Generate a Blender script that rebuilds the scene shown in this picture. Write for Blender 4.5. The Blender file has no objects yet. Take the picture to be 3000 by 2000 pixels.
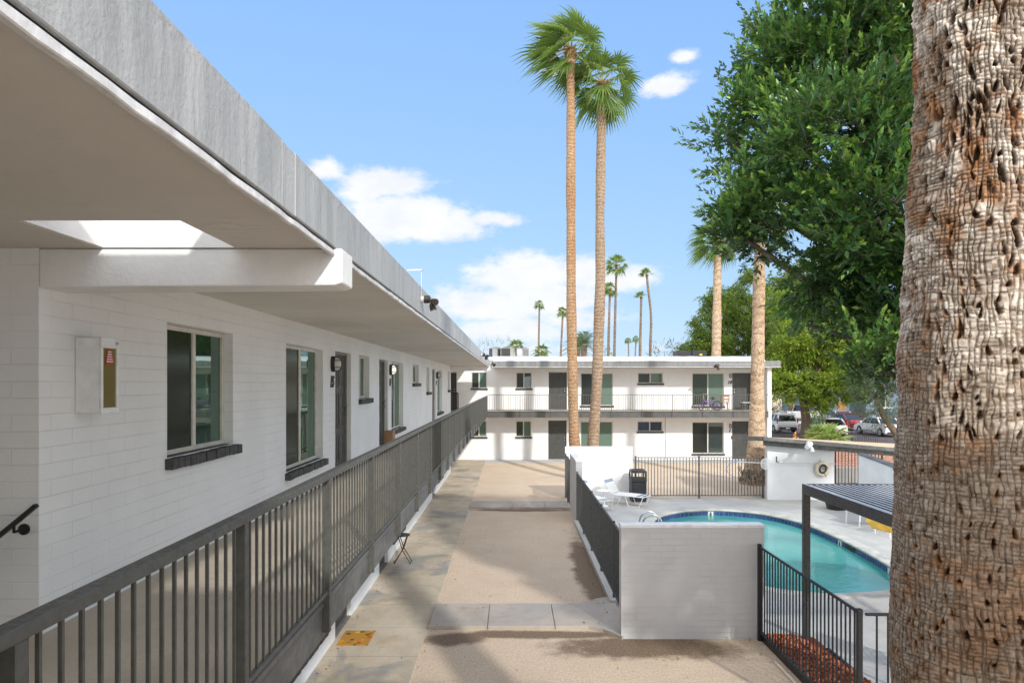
import bpy, bmesh, math, random
import numpy as np
from mathutils import Vector, Matrix
from mathutils.geometry import tessellate_polygon
R = math.radians
random.seed(7)
rng = np.random.default_rng(11)
S = bpy.context.scene
COL = S.collection
H = 4.15            # eye height above the courtyard
FX = 2000.0         # focal length in photograph pixels

# ------------------------------------------------------------------ helpers
class MB:
    def __init__(s): s.v = []; s.f = []; s.m = []
    def add(s, vs, fs, m=0):
        b = len(s.v); s.v += [tuple(v) for v in vs]
        for f in fs: s.f.append(tuple(b+i for i in f)); s.m.append(m)
        return s
    def box(s, x0, y0, z0, x1, y1, z1, m=0):
        x0, x1 = min(x0, x1), max(x0, x1); y0, y1 = min(y0, y1), max(y0, y1); z0, z1 = min(z0, z1), max(z0, z1)
        return s.add([(x0,y0,z0),(x1,y0,z0),(x1,y1,z0),(x0,y1,z0),(x0,y0,z1),(x1,y0,z1),(x1,y1,z1),(x0,y1,z1)],
              [(0,3,2,1),(4,5,6,7),(0,1,5,4),(1,2,6,5),(2,3,7,6),(3,0,4,7)], m)
    def bar(s, p0, p1, w, h=None, up=(0,0,1), m=0):
        h = h or w; p0 = Vector(p0); p1 = Vector(p1); d = (p1-p0).normalized(); u = Vector(up)
        if abs(d.dot(u)) > .98: u = Vector((1,0,0))
        a = d.cross(u).normalized()*w/2; b = a.cross(d).normalized()*h/2
        vs = [p+q for p in (p0, p1) for q in (-a-b, a-b, a+b, -a+b)]
        return s.add(vs, [(0,1,2,3),(7,6,5,4),(0,4,5,1),(1,5,6,2),(2,6,7,3),(3,7,4,0)], m)
    def tube(s, pts, r, n=8, cap=True, m=0, closed=False):
        pts = [Vector(p) for p in pts]; k = len(pts)
        rr = r if isinstance(r, (list, tuple)) else [r]*k
        vs = []; prev = None
        for i, p in enumerate(pts):
            if closed: d = pts[(i+1) % k]-pts[i-1]
            else: d = pts[min(i+1, k-1)]-pts[max(i-1, 0)]
            d.normalize()
            if prev is None:
                u = Vector((0,0,1)) if abs(d.z) < .9 else Vector((1,0,0))
                a = d.cross(u).normalized()
            else:
                a = (prev-d*prev.dot(d)).normalized()
            prev = a; b = d.cross(a)
            for j in range(n):
                t = 2*math.pi*j/n
                vs.append(p+(a*math.cos(t)+b*math.sin(t))*rr[i])
        fs = []
        for i in range(k if closed else k-1):
            for j in range(n):
                i2 = (i+1) % k
                fs.append((i*n+j, i*n+(j+1) % n, i2*n+(j+1) % n, i2*n+j))
        if cap and not closed:
            fs.append(tuple(range(n-1, -1, -1))); fs.append(tuple((k-1)*n+j for j in range(n)))
        return s.add(vs, fs, m)
    def lathe(s, prof, c=(0,0,0), n=20, m=0, axis='z'):
        vs = []; fs = []
        for r, z in prof:
            for j in range(n):
                t = 2*math.pi*j/n; x, y = r*math.cos(t), r*math.sin(t)
                q = (x, y, z) if axis == 'z' else ((z, x, y) if axis == 'x' else (x, z, y))
                vs.append((c[0]+q[0], c[1]+q[1], c[2]+q[2]))
        k = len(prof)
        for i in range(k-1):
            for j in range(n): fs.append((i*n+j, i*n+(j+1) % n, (i+1)*n+(j+1) % n, (i+1)*n+j))
        fs.append(tuple(range(n-1, -1, -1))); fs.append(tuple((k-1)*n+j for j in range(n)))
        return s.add(vs, fs, m)
    def prism(s, poly, z0, z1, m=0):
        n = len(poly)
        vs = [(x, y, z0) for x, y in poly]+[(x, y, z1) for x, y in poly]
        fs = [tuple(range(n-1, -1, -1)), tuple(range(n, 2*n))]+[(i, (i+1) % n, n+(i+1) % n, n+i) for i in range(n)]
        return s.add(vs, fs, m)
    def sheet(s, loops, z, m=0):
        tris = tessellate_polygon([[Vector((x, y, 0)) for x, y in l] for l in loops])
        vs = [(x, y, z) for l in loops for x, y in l]
        fs = []
        for t in tris:
            a, b, c = [vs[i] for i in t]
            if (b[0]-a[0])*(c[1]-a[1])-(b[1]-a[1])*(c[0]-a[0]) < 0: t = (t[0], t[2], t[1])
            fs.append(t)
        return s.add(vs, fs, m)

def link_mesh(name, me, mats, parent=None):
    for m in (mats if isinstance(mats, (list, tuple)) else [mats]): me.materials.append(m)
    o = bpy.data.objects.new(name, me); COL.objects.link(o)
    if parent is not None: o.parent = parent
    return o
def base_of(o):
    v = Vector((0,0,0))
    while o is not None: v += o.location; o = o.parent
    return v
def obj(name, mb, mats, parent=None, smooth=None, bevel=0, seg=2, local=False):
    """one mesh object; world coordinates unless local"""
    me = bpy.data.meshes.new(name)
    off = Vector((0,0,0)) if (parent is None or local) else base_of(parent)
    me.from_pydata([(v[0]-off.x, v[1]-off.y, v[2]-off.z) for v in mb.v], [], mb.f)
    if any(mb.m): me.polygons.foreach_set('material_index', mb.m)
    if smooth is not None:
        me.shade_smooth(); me.set_sharp_from_angle(angle=R(smooth))
    me.update()
    o = link_mesh(name, me, mats, parent)
    if bevel:
        b = o.modifiers.new('bevel', 'BEVEL'); b.width = bevel; b.segments = seg; b.limit_method = 'ANGLE'; b.angle_limit = R(40)
    return o
def tag(o, label=None, cat=None, group=None, kind=None):
    if label: o['label'] = label
    if cat: o['category'] = cat
    if group: o['group'] = group
    if kind: o['kind'] = kind
    return o
def thing(name, label, cat, loc=(0,0,0), rz=0, group=None):
    o = bpy.data.objects.new(name, None); o.empty_display_size = .2; COL.objects.link(o)
    o.location = loc; o.rotation_euler = (0,0,rz)
    return tag(o, label, cat, group)
def copy_tree(o, parent=None):
    c = o.copy(); COL.objects.link(c)
    if parent is not None: c.parent = parent
    for ch in list(o.children): copy_tree(ch, c)
    return c

# ------------------------------------------------------------------ node helpers
class NT:
    def __init__(s, name):
        s.mat = bpy.data.materials.new(name); s.mat.use_nodes = True
        s.t = s.mat.node_tree; s.n = s.t.nodes; s.l = s.t.links
        s.bsdf = s.n['Principled BSDF']; s.out = s.n['Material Output']
    def node(s, typ, **kw):
        nd = s.n.new(typ)
        for k, v in kw.items(): setattr(nd, k, v)
        return nd
    def set(s, nd, **kw):
        for k, v in kw.items(): nd.inputs[k.replace('_', ' ')].default_value = v
        return nd
    def pos(s):
        if not hasattr(s, '_pos'): s._pos = s.node('ShaderNodeNewGeometry')
        return s._pos.outputs['Position']
    def obj(s):
        return s.node('ShaderNodeTexCoord').outputs['Object']
    def mapping(s, vec, scale=(1,1,1)):
        m = s.node('ShaderNodeMapping'); m.inputs['Scale'].default_value = scale
        s.l.new(vec, m.inputs['Vector']); return m.outputs['Vector']
    def noise(s, scale, detail=4, rough=.55, vec=None, stretch=None, dist=0):
        nd = s.node('ShaderNodeTexNoise'); nd.inputs['Scale'].default_value = scale
        nd.inputs['Detail'].default_value = detail; nd.inputs['Roughness'].default_value = rough
        nd.inputs['Distortion'].default_value = dist
        v = vec if vec is not None else s.pos()
        if stretch: v = s.mapping(v, stretch)
        s.l.new(v, nd.inputs['Vector']); return nd.outputs['Fac']
    def math(s, op, a, b=None, c=None, clamp=False):
        nd = s.node('ShaderNodeMath', operation=op); nd.use_clamp = clamp
        for i, x in enumerate((a, b, c)):
            if x is None: continue
            if isinstance(x, (int, float)): nd.inputs[i].default_value = x
            else: s.l.new(x, nd.inputs[i])
        return nd.outputs[0]
    def ss(s, x, a, b, lo=0., hi=1.):
        nd = s.node('ShaderNodeMapRange', interpolation_type='SMOOTHSTEP')
        s.l.new(x, nd.inputs['Value'])
        nd.inputs['From Min'].default_value = a; nd.inputs['From Max'].default_value = b
        nd.inputs['To Min'].default_value = lo; nd.inputs['To Max'].default_value = hi
        return nd.outputs['Result']
    def mix(s, fac, a, b, mode='MIX'):
        nd = s.node('ShaderNodeMix', data_type='RGBA', blend_type=mode)
        for i, x in ((0, fac), (6, a), (7, b)):
            if isinstance(x, (int, float)): nd.inputs[i].default_value = x
            elif isinstance(x, (tuple, list)): nd.inputs[i].default_value = (*x[:3], 1)
            else: s.l.new(x, nd.inputs[i])
        return nd.outputs[2]
    def ramp(s, fac, stops):
        nd = s.node('ShaderNodeValToRGB'); e = nd.color_ramp.elements
        while len(e) < len(stops): e.new(.5)
        for el, (p, c) in zip(e, stops): el.position = p; el.color = (*c, 1)
        s.l.new(fac, nd.inputs['Fac']); return nd.outputs['Color']
    def xyz(s, vec):
        nd = s.node('ShaderNodeSeparateXYZ'); s.l.new(vec, nd.inputs[0]); return nd.outputs
    def comb(s, x, y, z=0.):
        nd = s.node('ShaderNodeCombineXYZ')
        for i, v in enumerate((x, y, z)):
            if isinstance(v, (int, float)): nd.inputs[i].default_value = v
            else: s.l.new(v, nd.inputs[i])
        return nd.outputs[0]
    def bump(s, h, strength=.5, dist=.01, prev=None):
        nd = s.node('ShaderNodeBump'); nd.inputs['Strength'].default_value = strength
        nd.inputs['Distance'].default_value = dist; s.l.new(h, nd.inputs['Height'])
        if prev is not None: s.l.new(prev, nd.inputs['Normal'])
        s.l.new(nd.outputs['Normal'], s.bsdf.inputs['Normal']); return nd.outputs['Normal']
    def color(s, c):
        if isinstance(c, (tuple, list)): s.bsdf.inputs['Base Color'].default_value = (*c[:3], 1)
        else: s.l.new(c, s.bsdf.inputs['Base Color'])
    def fin(s, rough=.6, metal=0., spec=.5):
        if isinstance(rough, (int, float)): s.bsdf.inputs['Roughness'].default_value = rough
        else: s.l.new(rough, s.bsdf.inputs['Roughness'])
        s.bsdf.inputs['Metallic'].default_value = metal
        s.bsdf.inputs['Specular IOR Level'].default_value = spec
        return s.mat

def simple(name, c, rough=.5, metal=0., var=.12, vs=6., bs=60., bd=.0015, spec=.5, stretch=None):
    """paint, metal or plastic with slight wear"""
    t = NT(name)
    f = t.noise(vs, 5, .6, stretch=stretch)
    d = tuple(x*(1-var) for x in c); b = tuple(min(1, x*(1+var)) for x in c)
    t.color(t.mix(t.ss(f, .3, .7), d, b))
    if bd: t.bump(t.noise(bs, 3, .6), .5, bd)
    r = t.ss(t.noise(vs*2.3, 3), .3, .7, max(0, rough-.08), min(1, rough+.1))
    return t.fin(r, metal, spec)

# ------------------------------------------------------------------ materials
def block_mat(name, c, bw=.405, rh=.1015, joint=.3, coat=1., dirt=.1):
    t = NT(name); p = t.xyz(t.pos()); nrm = t.node('ShaderNodeNewGeometry')
    n = t.xyz(nrm.outputs['True Normal'])
    sel = t.math('GREATER_THAN', t.math('ABSOLUTE', n[0]), .5)
    u = t.math('ADD', t.math('MULTIPLY', sel, p[1]), t.math('MULTIPLY', t.math('SUBTRACT', 1., sel), p[0]))
    v = t.comb(u, p[2], 0.)
    w = t.noise(2.2, 3, .6, stretch=(1, 1, 1))
    br = t.node('ShaderNodeTexBrick'); t.l.new(v, br.inputs['Vector'])
    t.set(br, Scale=1., Mortar_Size=.005, Mortar_Smooth=.6, Brick_Width=bw, Row_Height=rh, Bias=0.)
    br.inputs['Color1'].default_value = (.0,.0,.0,1); br.inputs['Color2'].default_value = (1,1,1,1); br.inputs['Mortar'].default_value = (.5,.5,.5,1)
    bv = t.xyz(br.outputs['Color'])[0]
    fill = t.ss(t.noise(1.3, 3, .6), .35, .62)           # joints partly filled with paint
    j = t.math('MULTIPLY', br.outputs['Fac'], t.ss(fill, 0, 1, .35, 1.))
    big = t.noise(.9, 5, .65)
    c1 = t.mix(t.ss(big, .3, .75), tuple(x*(1-dirt) for x in c), c)
    c1 = t.mix(t.math('MULTIPLY', bv, .05), c1, tuple(x*.8 for x in c))
    sp = t.noise(38, 4, .7)
    c1 = t.mix(t.ss(sp, .66, .78, 0, .25), c1, tuple(x*.62 for x in c))
    t.color(t.mix(t.math('MULTIPLY', j, joint), c1, tuple(x*.55 for x in c)))
    b1 = t.bump(t.math('SUBTRACT', 1., j), .7, .004*coat)
    b2 = t.bump(t.noise(55, 5, .65), .55, .004, b1)
    b3 = t.bump(t.noise(2.5, 2, .5), .3, .02, b2)
    return t.fin(.62, 0, .35)
M = {}
M['block'] = block_mat('white_painted_block', (.82,.84,.845), joint=.19)
M['block_far'] = block_mat('white_painted_block_far', (.83,.83,.82), joint=.15)
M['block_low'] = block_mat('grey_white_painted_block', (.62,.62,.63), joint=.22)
M['block_pool'] = block_mat('pool_house_block', (.78,.79,.80), joint=.2)

def stucco(k=1., nm='white_stucco'):
    t = NT(nm); f = t.noise(.8, 5, .6)
    c = t.mix(t.ss(f, .3, .75), (.74,.71,.66), (.84,.815,.77))
    cr = t.noise(5, 6, .7, stretch=(.25, 1.6, 1), dist=.4)
    line = t.math('ABSOLUTE', t.math('SUBTRACT', cr, .5))
    msk = t.math('MULTIPLY', t.ss(line, .0, .010, 1, 0), t.ss(t.noise(1.6, 3), .50, .66))
    c = t.mix(t.math('MULTIPLY', msk, .7), c, (.28,.25,.22)); c = t.mix(t.ss(t.noise(.55, 5, .65), .52, .72, 0, .35), c, (.58,.55,.50))
    t.color(t.mix(1., c, (k,k*.995,k*.985), 'MULTIPLY'))
    b = t.bump(t.noise(32, 5, .7, stretch=(.6, 1.3, 1)), .7, .006)
    t.bump(t.noise(2.2, 3, .5), .5, .02, b)
    return t.fin(.75, 0, .25)
M['stucco'] = stucco(.84, 'aged_soffit_stucco'); M['stucco_white'] = simple('white_beam_paint', (.80,.815,.82), .65, var=.05, vs=3, bs=34, bd=.008)
def fascia(k=1., nm='grey_painted_fascia'):
    t = NT(nm); p = t.pos()
    st = t.noise(7, 5, .65, stretch=(1, 1, .10)); bl = t.noise(1.1, 5, .6)
    c = t.mix(t.ss(st, .3, .72), (.34,.35,.355), (.48,.49,.495))
    c = t.mix(t.ss(bl, .45, .72, 0, .5), c, (.54,.55,.555))
    ch = t.noise(22, 5, .75)
    z = t.xyz(p)[2]
    edge = t.ss(z, 5.20, 5.285, 0, .6)
    c = t.mix(t.math('MULTIPLY', t.ss(ch, .52, .64), edge), c, (.30,.22,.17))
    c = t.mix(t.ss(t.noise(30, 3, .7, stretch=(1, 1, .2)), .70, .78, 0, .5), c, (.14,.14,.14))
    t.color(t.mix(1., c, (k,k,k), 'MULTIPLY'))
    b = t.bump(t.noise(40, 5, .7), .8, .006)
    b = t.bump(t.noise(6, 4, .6, stretch=(1, 1, .35)), .6, .02, b)
    return t.fin(.5, 0, .45)
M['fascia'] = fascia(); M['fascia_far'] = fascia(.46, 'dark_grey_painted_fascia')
M['trim_white'] = simple('old_white_trim_paint', (.70,.71,.72), .6, var=.2, vs=9, bs=40, bd=.005)
M['coating'] = simple('white_roof_coating', (.80,.80,.80), .55, var=.06, vs=2, bs=14, bd=.01)
M['rail'] = simple('charcoal_rail_paint', (.078,.080,.072), .42, var=.15, vs=18, bs=80, bd=.0012, spec=.4)
M['rail_far'] = simple('grey_rail_paint', (.09,.09,.085), .5, var=.2, vs=12)
M['slab_far'] = simple('dark_grey_far_slab_paint', (.075,.077,.075), .5, var=.2, vs=3)
M['slab_grey'] = simple('dark_grey_slab_paint', (.125,.125,.12), .5, var=.3, vs=5, bs=25, bd=.004, stretch=(1, .35, 1))
M['fence'] = simple('black_fence_paint', (.020,.021,.023), .45, var=.2, vs=20, spec=.3)
M['fence_grey'] = simple('dark_grey_fence_paint', (.075,.078,.075), .5, var=.3, vs=20)
M['door'] = simple('charcoal_door_paint', (.060,.062,.058), .45, var=.12, vs=5)
M['jamb'] = simple('taupe_jamb_paint', (.20,.19,.175), .5, var=.15, vs=8)
M['frame'] = simple('almond_window_frame', (.62,.60,.54), .45, var=.1, vs=10)
M['steel'] = simple('brushed_steel', (.55,.55,.54), .3, 1., var=.1, vs=20)
M['dark_steel'] = simple('bronze_metal', (.07,.055,.045), .4, .6, var=.3, vs=25)
M['black'] = simple('black_plastic', (.022,.023,.025), .45, var=.2, vs=10)
M['white_metal'] = simple('white_powder_coat', (.78,.79,.80), .4, var=.06, vs=12)
M['white_strap'] = simple('white_vinyl_strap', (.78,.78,.76), .5, var=.06, vs=14)
M['blue_strap'] = simple('faded_blue_vinyl_strap', (.16,.25,.36), .5, var=.2, vs=12)
M['navy_strap'] = simple('navy_vinyl_strap', (.05,.08,.16), .5, var=.2, vs=12)
M['lens'] = simple('frosted_lamp_glass', (.62,.60,.54), .25, var=.08, vs=10)
M['sign_black'] = simple('black_sign_paint', (.02,.02,.02), .5, var=.1)
M['sign_white'] = simple('white_sign_paint', (.85,.85,.85), .5, var=.03)
M['red'] = simple('red_tag', (.45,.02,.025), .5, var=.2, vs=30)
M['cardboard'] = simple('brown_cardboard', (.34,.20,.11), .8, var=.12, vs=9)
M['wood'] = simple('orange_brown_wood', (.36,.17,.075), .55, var=.25, vs=14, stretch=(1, 1, .15))
M['purple'] = simple('purple_bike_paint', (.22,.06,.36), .3, var=.1)
M['rubber'] = simple('black_rubber', (.02,.02,.021), .7, var=.2)
M['pink'] = simple('pink_rubber', (.50,.20,.40), .6, var=.1)
M['yellow'] = simple('yellow_canopy_cloth', (.72,.42,.03), .75, var=.08, vs=4, bs=300, bd=.001)
M['ac_grey'] = simple('grey_ac_cabinet', (.27,.28,.285), .45, var=.1, vs=5)
M['ac_beige'] = simple('beige_ac_cabinet', (.38,.36,.31), .45, var=.1, vs=5)
M['ac_black'] = simple('black_ac_grille', (.025,.025,.027), .6, var=.3, vs=30)
M['ring'] = simple('worn_life_ring_plastic', (.62,.55,.42), .6, var=.2, vs=8)
M['hydrant'] = simple('orange_hydrant_paint', (.62,.26,.03), .5, var=.15, vs=12)
M['tan_roof'] = simple('tan_roof_coating', (.60,.45,.29), .75, var=.1, vs=2, bs=25, bd=.005)
M['pergola'] = simple('black_aluminium', (.05,.05,.052), .32, .2, var=.15, vs=10)
M['pergola_sheen'] = simple('pale_sheen_top', (.55,.555,.56), .5, 0., var=.1, vs=8)  # sky sheen on the black tops, painted in as pale colour
M['blue_pole'] = simple('blue_plastic', (.08,.25,.55), .4, var=.1)
M['ac_trim'] = simple('pale_aluminium', (.55,.56,.57), .4, .3, var=.1, vs=8)

def sill_mat():
    t = NT('charcoal_brick_sill'); f = t.noise(14, 5, .65)
    c = t.mix(t.ss(f, .3, .7), (.035,.036,.037), (.085,.085,.085))
    c = t.mix(t.ss(t.noise(60, 3, .7), .68, .78, 0, .4), c, (.2,.2,.2))
    t.color(c); t.bump(t.noise(70, 4, .7), .8, .006); return t.fin(.6, 0, .4)
M['sill'] = sill_mat()

def glass(name, diff, gloss, ior, blinds=None, rough=.02):
    """coated glazing with what stands behind it: dark room or closed blinds"""
    t = NT(name)
    if blinds:
        p = t.xyz(t.pos()); w = t.math('FRACT', t.math('MULTIPLY', p[2], 1/.05))
        ln = t.ss(w, .0, .25, 1, 0)
        amt = t.math('MULTIPLY', ln, blinds[1])
        t.color(t.mix(amt, diff, blinds[0]))
    else:
        t.color(t.mix(t.ss(t.noise(1.2, 3), .35, .65), diff, tuple(x*.75 for x in diff)))
    t.fin(.9, 0, 0.)
    g = t.node('ShaderNodeBsdfGlossy'); g.inputs['Color'].default_value = (*gloss, 1); g.inputs['Roughness'].default_value = rough
    fr = t.node('ShaderNodeFresnel'); fr.inputs['IOR'].default_value = ior
    bp = t.node('ShaderNodeBump'); bp.inputs['Strength'].default_value = .04; bp.inputs['Distance'].default_value = .02
    t.l.new(t.noise(1.7, 2), bp.inputs['Height']); t.l.new(bp.outputs['Normal'], g.inputs['Normal'])
    mx = t.node('ShaderNodeMixShader'); t.l.new(fr.outputs[0], mx.inputs[0])
    t.l.new(t.bsdf.outputs[0], mx.inputs[1]); t.l.new(g.outputs[0], mx.inputs[2])
    t.l.new(mx.outputs[0], t.out.inputs['Surface']); return t.mat
M['glass'] = glass('green_tinted_glass', (.035,.075,.055), (.72,.92,.82), 2.7)
M['glass_far'] = glass('green_glass_over_blinds', (.12,.175,.14), (.8,.95,.88), 1.35, ((.19,.26,.215), .8))
M['glass_dark'] = glass('dark_glass_over_blinds', (.030,.045,.045), (.85,.95,.95), 1.9, ((.12,.15,.15), .7))
M['glass_blue'] = glass('dark_blue_glass', (.05,.075,.11), (.85,.92,1), 1.9)
M['screen'] = glass('insect_screen', (.030,.032,.028), (.6,.7,.65), 1.45, rough=.12)
M['screen_far'] = glass('green_insect_screen', (.040,.055,.042), (.6,.7,.65), 1.4, ((.06,.085,.065), .7), rough=.15)
M['car_glass'] = glass('car_glass', (.012,.014,.016), (.9,.95,1), 1.7)
M['cab_glass'] = glass('yellowed_acrylic', (.20,.155,.07), (.9,.9,.85), 1.5)

def gravel():
    t = NT('decomposed_granite'); p = t.pos(); q = t.xyz(p)
    f1 = t.noise(30, 6, .82); f2 = t.noise(1.1, 5, .6); f3 = t.noise(9, 5, .75, stretch=(.3, 2.6, 1))
    c = t.mix(t.ss(f1, .32, .68), (.46,.352,.255), (.80,.66,.51))
    c = t.mix(t.ss(f2, .35, .7, 0, .35), c, (.52,.395,.29))
    c = t.mix(t.ss(f3, .5, .72, 0, .30), c, (.36,.26,.185))
    # damp patches below the step, along the kerb and beside the slabs
    wob = t.math('MULTIPLY', t.math('SUBTRACT', t.noise(1.7, 5, .65), .5), 1.3)
    def blob(cx, cy, rx, ry):
        dx = t.math('DIVIDE', t.math('SUBTRACT', q[0], cx), rx); dy = t.math('DIVIDE', t.math('SUBTRACT', q[1], cy), ry)
        d = t.math('SQRT', t.math('ADD', t.math('MULTIPLY', dx, dx), t.math('MULTIPLY', dy, dy)))
        return t.ss(t.math('ADD', d, wob), .55, 1.05, 1, 0)
    m = t.math('MAXIMUM', blob(2.2, 10.75, 1.9, .55), blob(1.72, 15.2, .42, 3.6))
    m = t.math('MAXIMUM', m, blob(.6, 11.30, 1.9, .22))
    m = t.math('MAXIMUM', m, blob(-.9, 11.1, .62, .36))
    m = t.math('MAXIMUM', m, blob(.4, 22.4, 2.0, .32))
    m = t.math('MULTIPLY', m, t.ss(t.noise(45, 4, .7), .3, .6, .55, 1))
    c = t.mix(t.math('MULTIPLY', m, .92), c, (.115,.072,.045))
    c = t.mix(t.ss(t.noise(38, 4, .8), .56, .70, 0, .45), c, (.36,.26,.18))
    t.color(c)
    b = t.bump(t.noise(130, 4, .75), .9, .012)
    b = t.bump(t.noise(11, 4, .7, stretch=(.35, 2.2, 1)), .5, .02, b)
    t.bump(t.noise(2, 3), .4, .05, b)
    return t.fin(.95, 0, .15)
M['gravel'] = gravel()
def concrete(name, a, b, stain, patch, js=1.22, wet=0.):
    t = NT(name); p = t.pos(); q = t.xyz(p)
    f = t.noise(1.4, 6, .65, stretch=(1, .7, 1)); g = t.noise(55, 4, .7)
    c = t.mix(t.ss(f, .3, .72), a, b)
    c = t.mix(t.ss(g, .35, .7, 0, .35), c, tuple(x*.75 for x in a))
    rust = t.noise(.75, 5, .7)
    c = t.mix(t.ss(rust, .56, .72, 0, .55), c, stain)
    pt = t.noise(.62, 4, .55, dist=.6)
    ring = t.ss(t.math('ABSOLUTE', t.math('SUBTRACT', pt, .575)), 0, .02, .35, 0)
    c = t.mix(t.math('MULTIPLY', t.ss(pt, .555, .63), t.ss(t.noise(4, 5, .7), .25, .6, .35, .75)), c, patch)
    c = t.mix(ring, c, tuple(x*.8 for x in a))
    if js:
        fr = t.math('FRACT', t.math('MULTIPLY', q[1], 1/js)); j = t.ss(t.math('ABSOLUTE', t.math('SUBTRACT', fr, .5)), .0, .012/js, 1, 0)
        c = t.mix(t.math('MULTIPLY', j, .6), c, (.12,.10,.08))
    t.color(c); b1 = t.bump(t.noise(70, 4, .7), .5, .004); t.bump(t.noise(3, 3), .4, .02, b1)
    return t.fin(t.ss(pt, .5, .65, .8, .5), 0, .35)
M['walk'] = concrete('stained_walkway_concrete', (.43,.36,.265), (.58,.505,.395), (.37,.24,.14), (.22,.225,.225))
M['upper_floor'] = concrete('upper_walkway_concrete', (.44,.38,.30), (.57,.505,.41), (.44,.34,.23), (.46,.415,.345), js=0)
M['path'] = concrete('path_concrete', (.37,.325,.275), (.47,.42,.365), (.30,.22,.15), (.35,.33,.30), js=0)
M['deck'] = concrete('pool_deck_concrete', (.42,.415,.39), (.51,.505,.475), (.40,.375,.325), (.42,.415,.395), js=0)
M['kerb'] = concrete('kerb_concrete', (.46,.44,.41), (.55,.53,.50), (.32,.22,.13), (.40,.39,.38), js=0)
def asphalt():
    t = NT('purple_grey_asphalt'); f = t.noise(.5, 5, .6)
    c = t.mix(t.ss(f, .3, .7), (.085,.070,.072), (.125,.105,.105)); c = t.mix(t.ss(t.noise(60, 3, .7), .5, .7, 0, .4), c, (.17,.15,.15))
    t.color(c); t.bump(t.noise(90, 3, .7), .6, .01); return t.fin(.85, 0, .3)
M['asphalt'] = asphalt()
def water():
    t = NT('turquoise_pool_water'); p = t.pos()
    f = t.noise(.35, 3, .5)
    t.color(t.mix(t.ss(f, .35, .65), (.042,.25,.235), (.09,.36,.335)))
    b = t.bump(t.noise(3.2, 3, .5, stretch=(1, 1.8, 1)), .12, .05)
    t.bump(t.noise(9, 2, .5, stretch=(1, 2.2, 1)), .12, .02, b)
    t.bsdf.inputs['IOR'].default_value = 1.33
    return t.fin(.03, 0, .5)
M['water'] = water()
def tile():
    t = NT('navy_pool_tile'); p = t.xyz(t.pos())
    c = t.mix(t.ss(t.noise(5, 2), .35, .65), (.035,.06,.19), (.06,.10,.28))
    t.color(c); return t.fin(.15, 0, .5)
M['tile'] = tile()
M['grout'] = simple('pool_grout', (.42,.46,.50), .7)
M['plaster'] = simple('pool_plaster', (.45,.62,.60), .6)
M['coping'] = simple('weathered_coping', (.46,.45,.40), .7, var=.2, vs=3, bs=50, bd=.004)

def leaf_mat(name, stops, rough=.4, trans=.25, spec=.5):
    t = NT(name); at = t.node('ShaderNodeAttribute'); at.attribute_name = 'var'
    c = t.ramp(at.outputs['Fac'], stops); t.color(c); t.fin(rough, 0, spec)
    tr = t.node('ShaderNodeBsdfTranslucent')
    t.l.new(t.mix(.6, c, (.30,.42,.05)), tr.inputs['Color'])
    mx = t.node('ShaderNodeMixShader'); mx.inputs[0].default_value = trans
    t.l.new(t.bsdf.outputs[0], mx.inputs[1]); t.l.new(tr.outputs[0], mx.inputs[2]); t.l.new(mx.outputs[0], t.out.inputs['Surface'])
    return t.mat
M['ficus'] = leaf_mat('ficus_leaf', [(0,(.020,.072,.028)),(.38,(.05,.15,.042)),(.64,(.12,.28,.055)),(1,(.34,.50,.10))], .30, .28, .5)
M['lime'] = leaf_mat('lime_leaf', [(0,(.15,.235,.03)),(.4,(.29,.39,.05)),(1,(.48,.53,.10))], .5, .4)
M['willow'] = leaf_mat('willow_leaf', [(0,(.09,.15,.03)),(.45,(.19,.27,.05)),(1,(.35,.40,.09))], .5, .35)
M['mid'] = leaf_mat('mid_green_leaf', [(0,(.08,.14,.03)),(.6,(.16,.24,.05)),(1,(.30,.36,.09))], .5, .35)
M['olive'] = leaf_mat('olive_leaf', [(0,(.05,.075,.045)),(.6,(.10,.135,.085)),(1,(.19,.23,.16))], .55, .2)
M['shrub'] = leaf_mat('yellow_green_leaf', [(0,(.09,.11,.025)),(.6,(.17,.18,.04)),(1,(.28,.26,.08))], .55, .3)
M['dry'] = leaf_mat('dry_shrub_leaf', [(0,(.13,.075,.03)),(.6,(.22,.13,.05)),(1,(.30,.21,.09))], .6, .2)
M['palm_leaf'] = leaf_mat('fan_palm_leaf', [(0,(.045,.09,.025)),(.5,(.11,.195,.045)),(.8,(.22,.32,.08)),(1,(.42,.46,.18))], .35, .35, .5)
M['date_leaf'] = leaf_mat('date_palm_leaf', [(0,(.05,.085,.05)),(.6,(.11,.16,.09)),(1,(.20,.25,.14))], .45, .25)
M['petiole'] = simple('pale_palm_stalk', (.30,.32,.13), .5, var=.2, vs=6)
M['fibre'] = simple('rusty_palm_fibre', (.20,.085,.035), .85, var=.4, vs=18, bs=40, bd=.03)
M['branch'] = simple('grey_brown_branch', (.17,.14,.11), .8, var=.25, vs=12, bs=30, bd=.01)
M['bark'] = simple('rough_brown_bark', (.15,.105,.07), .85, var=.4, vs=5, bs=14, bd=.06, stretch=(1, 1, .25))

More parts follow.
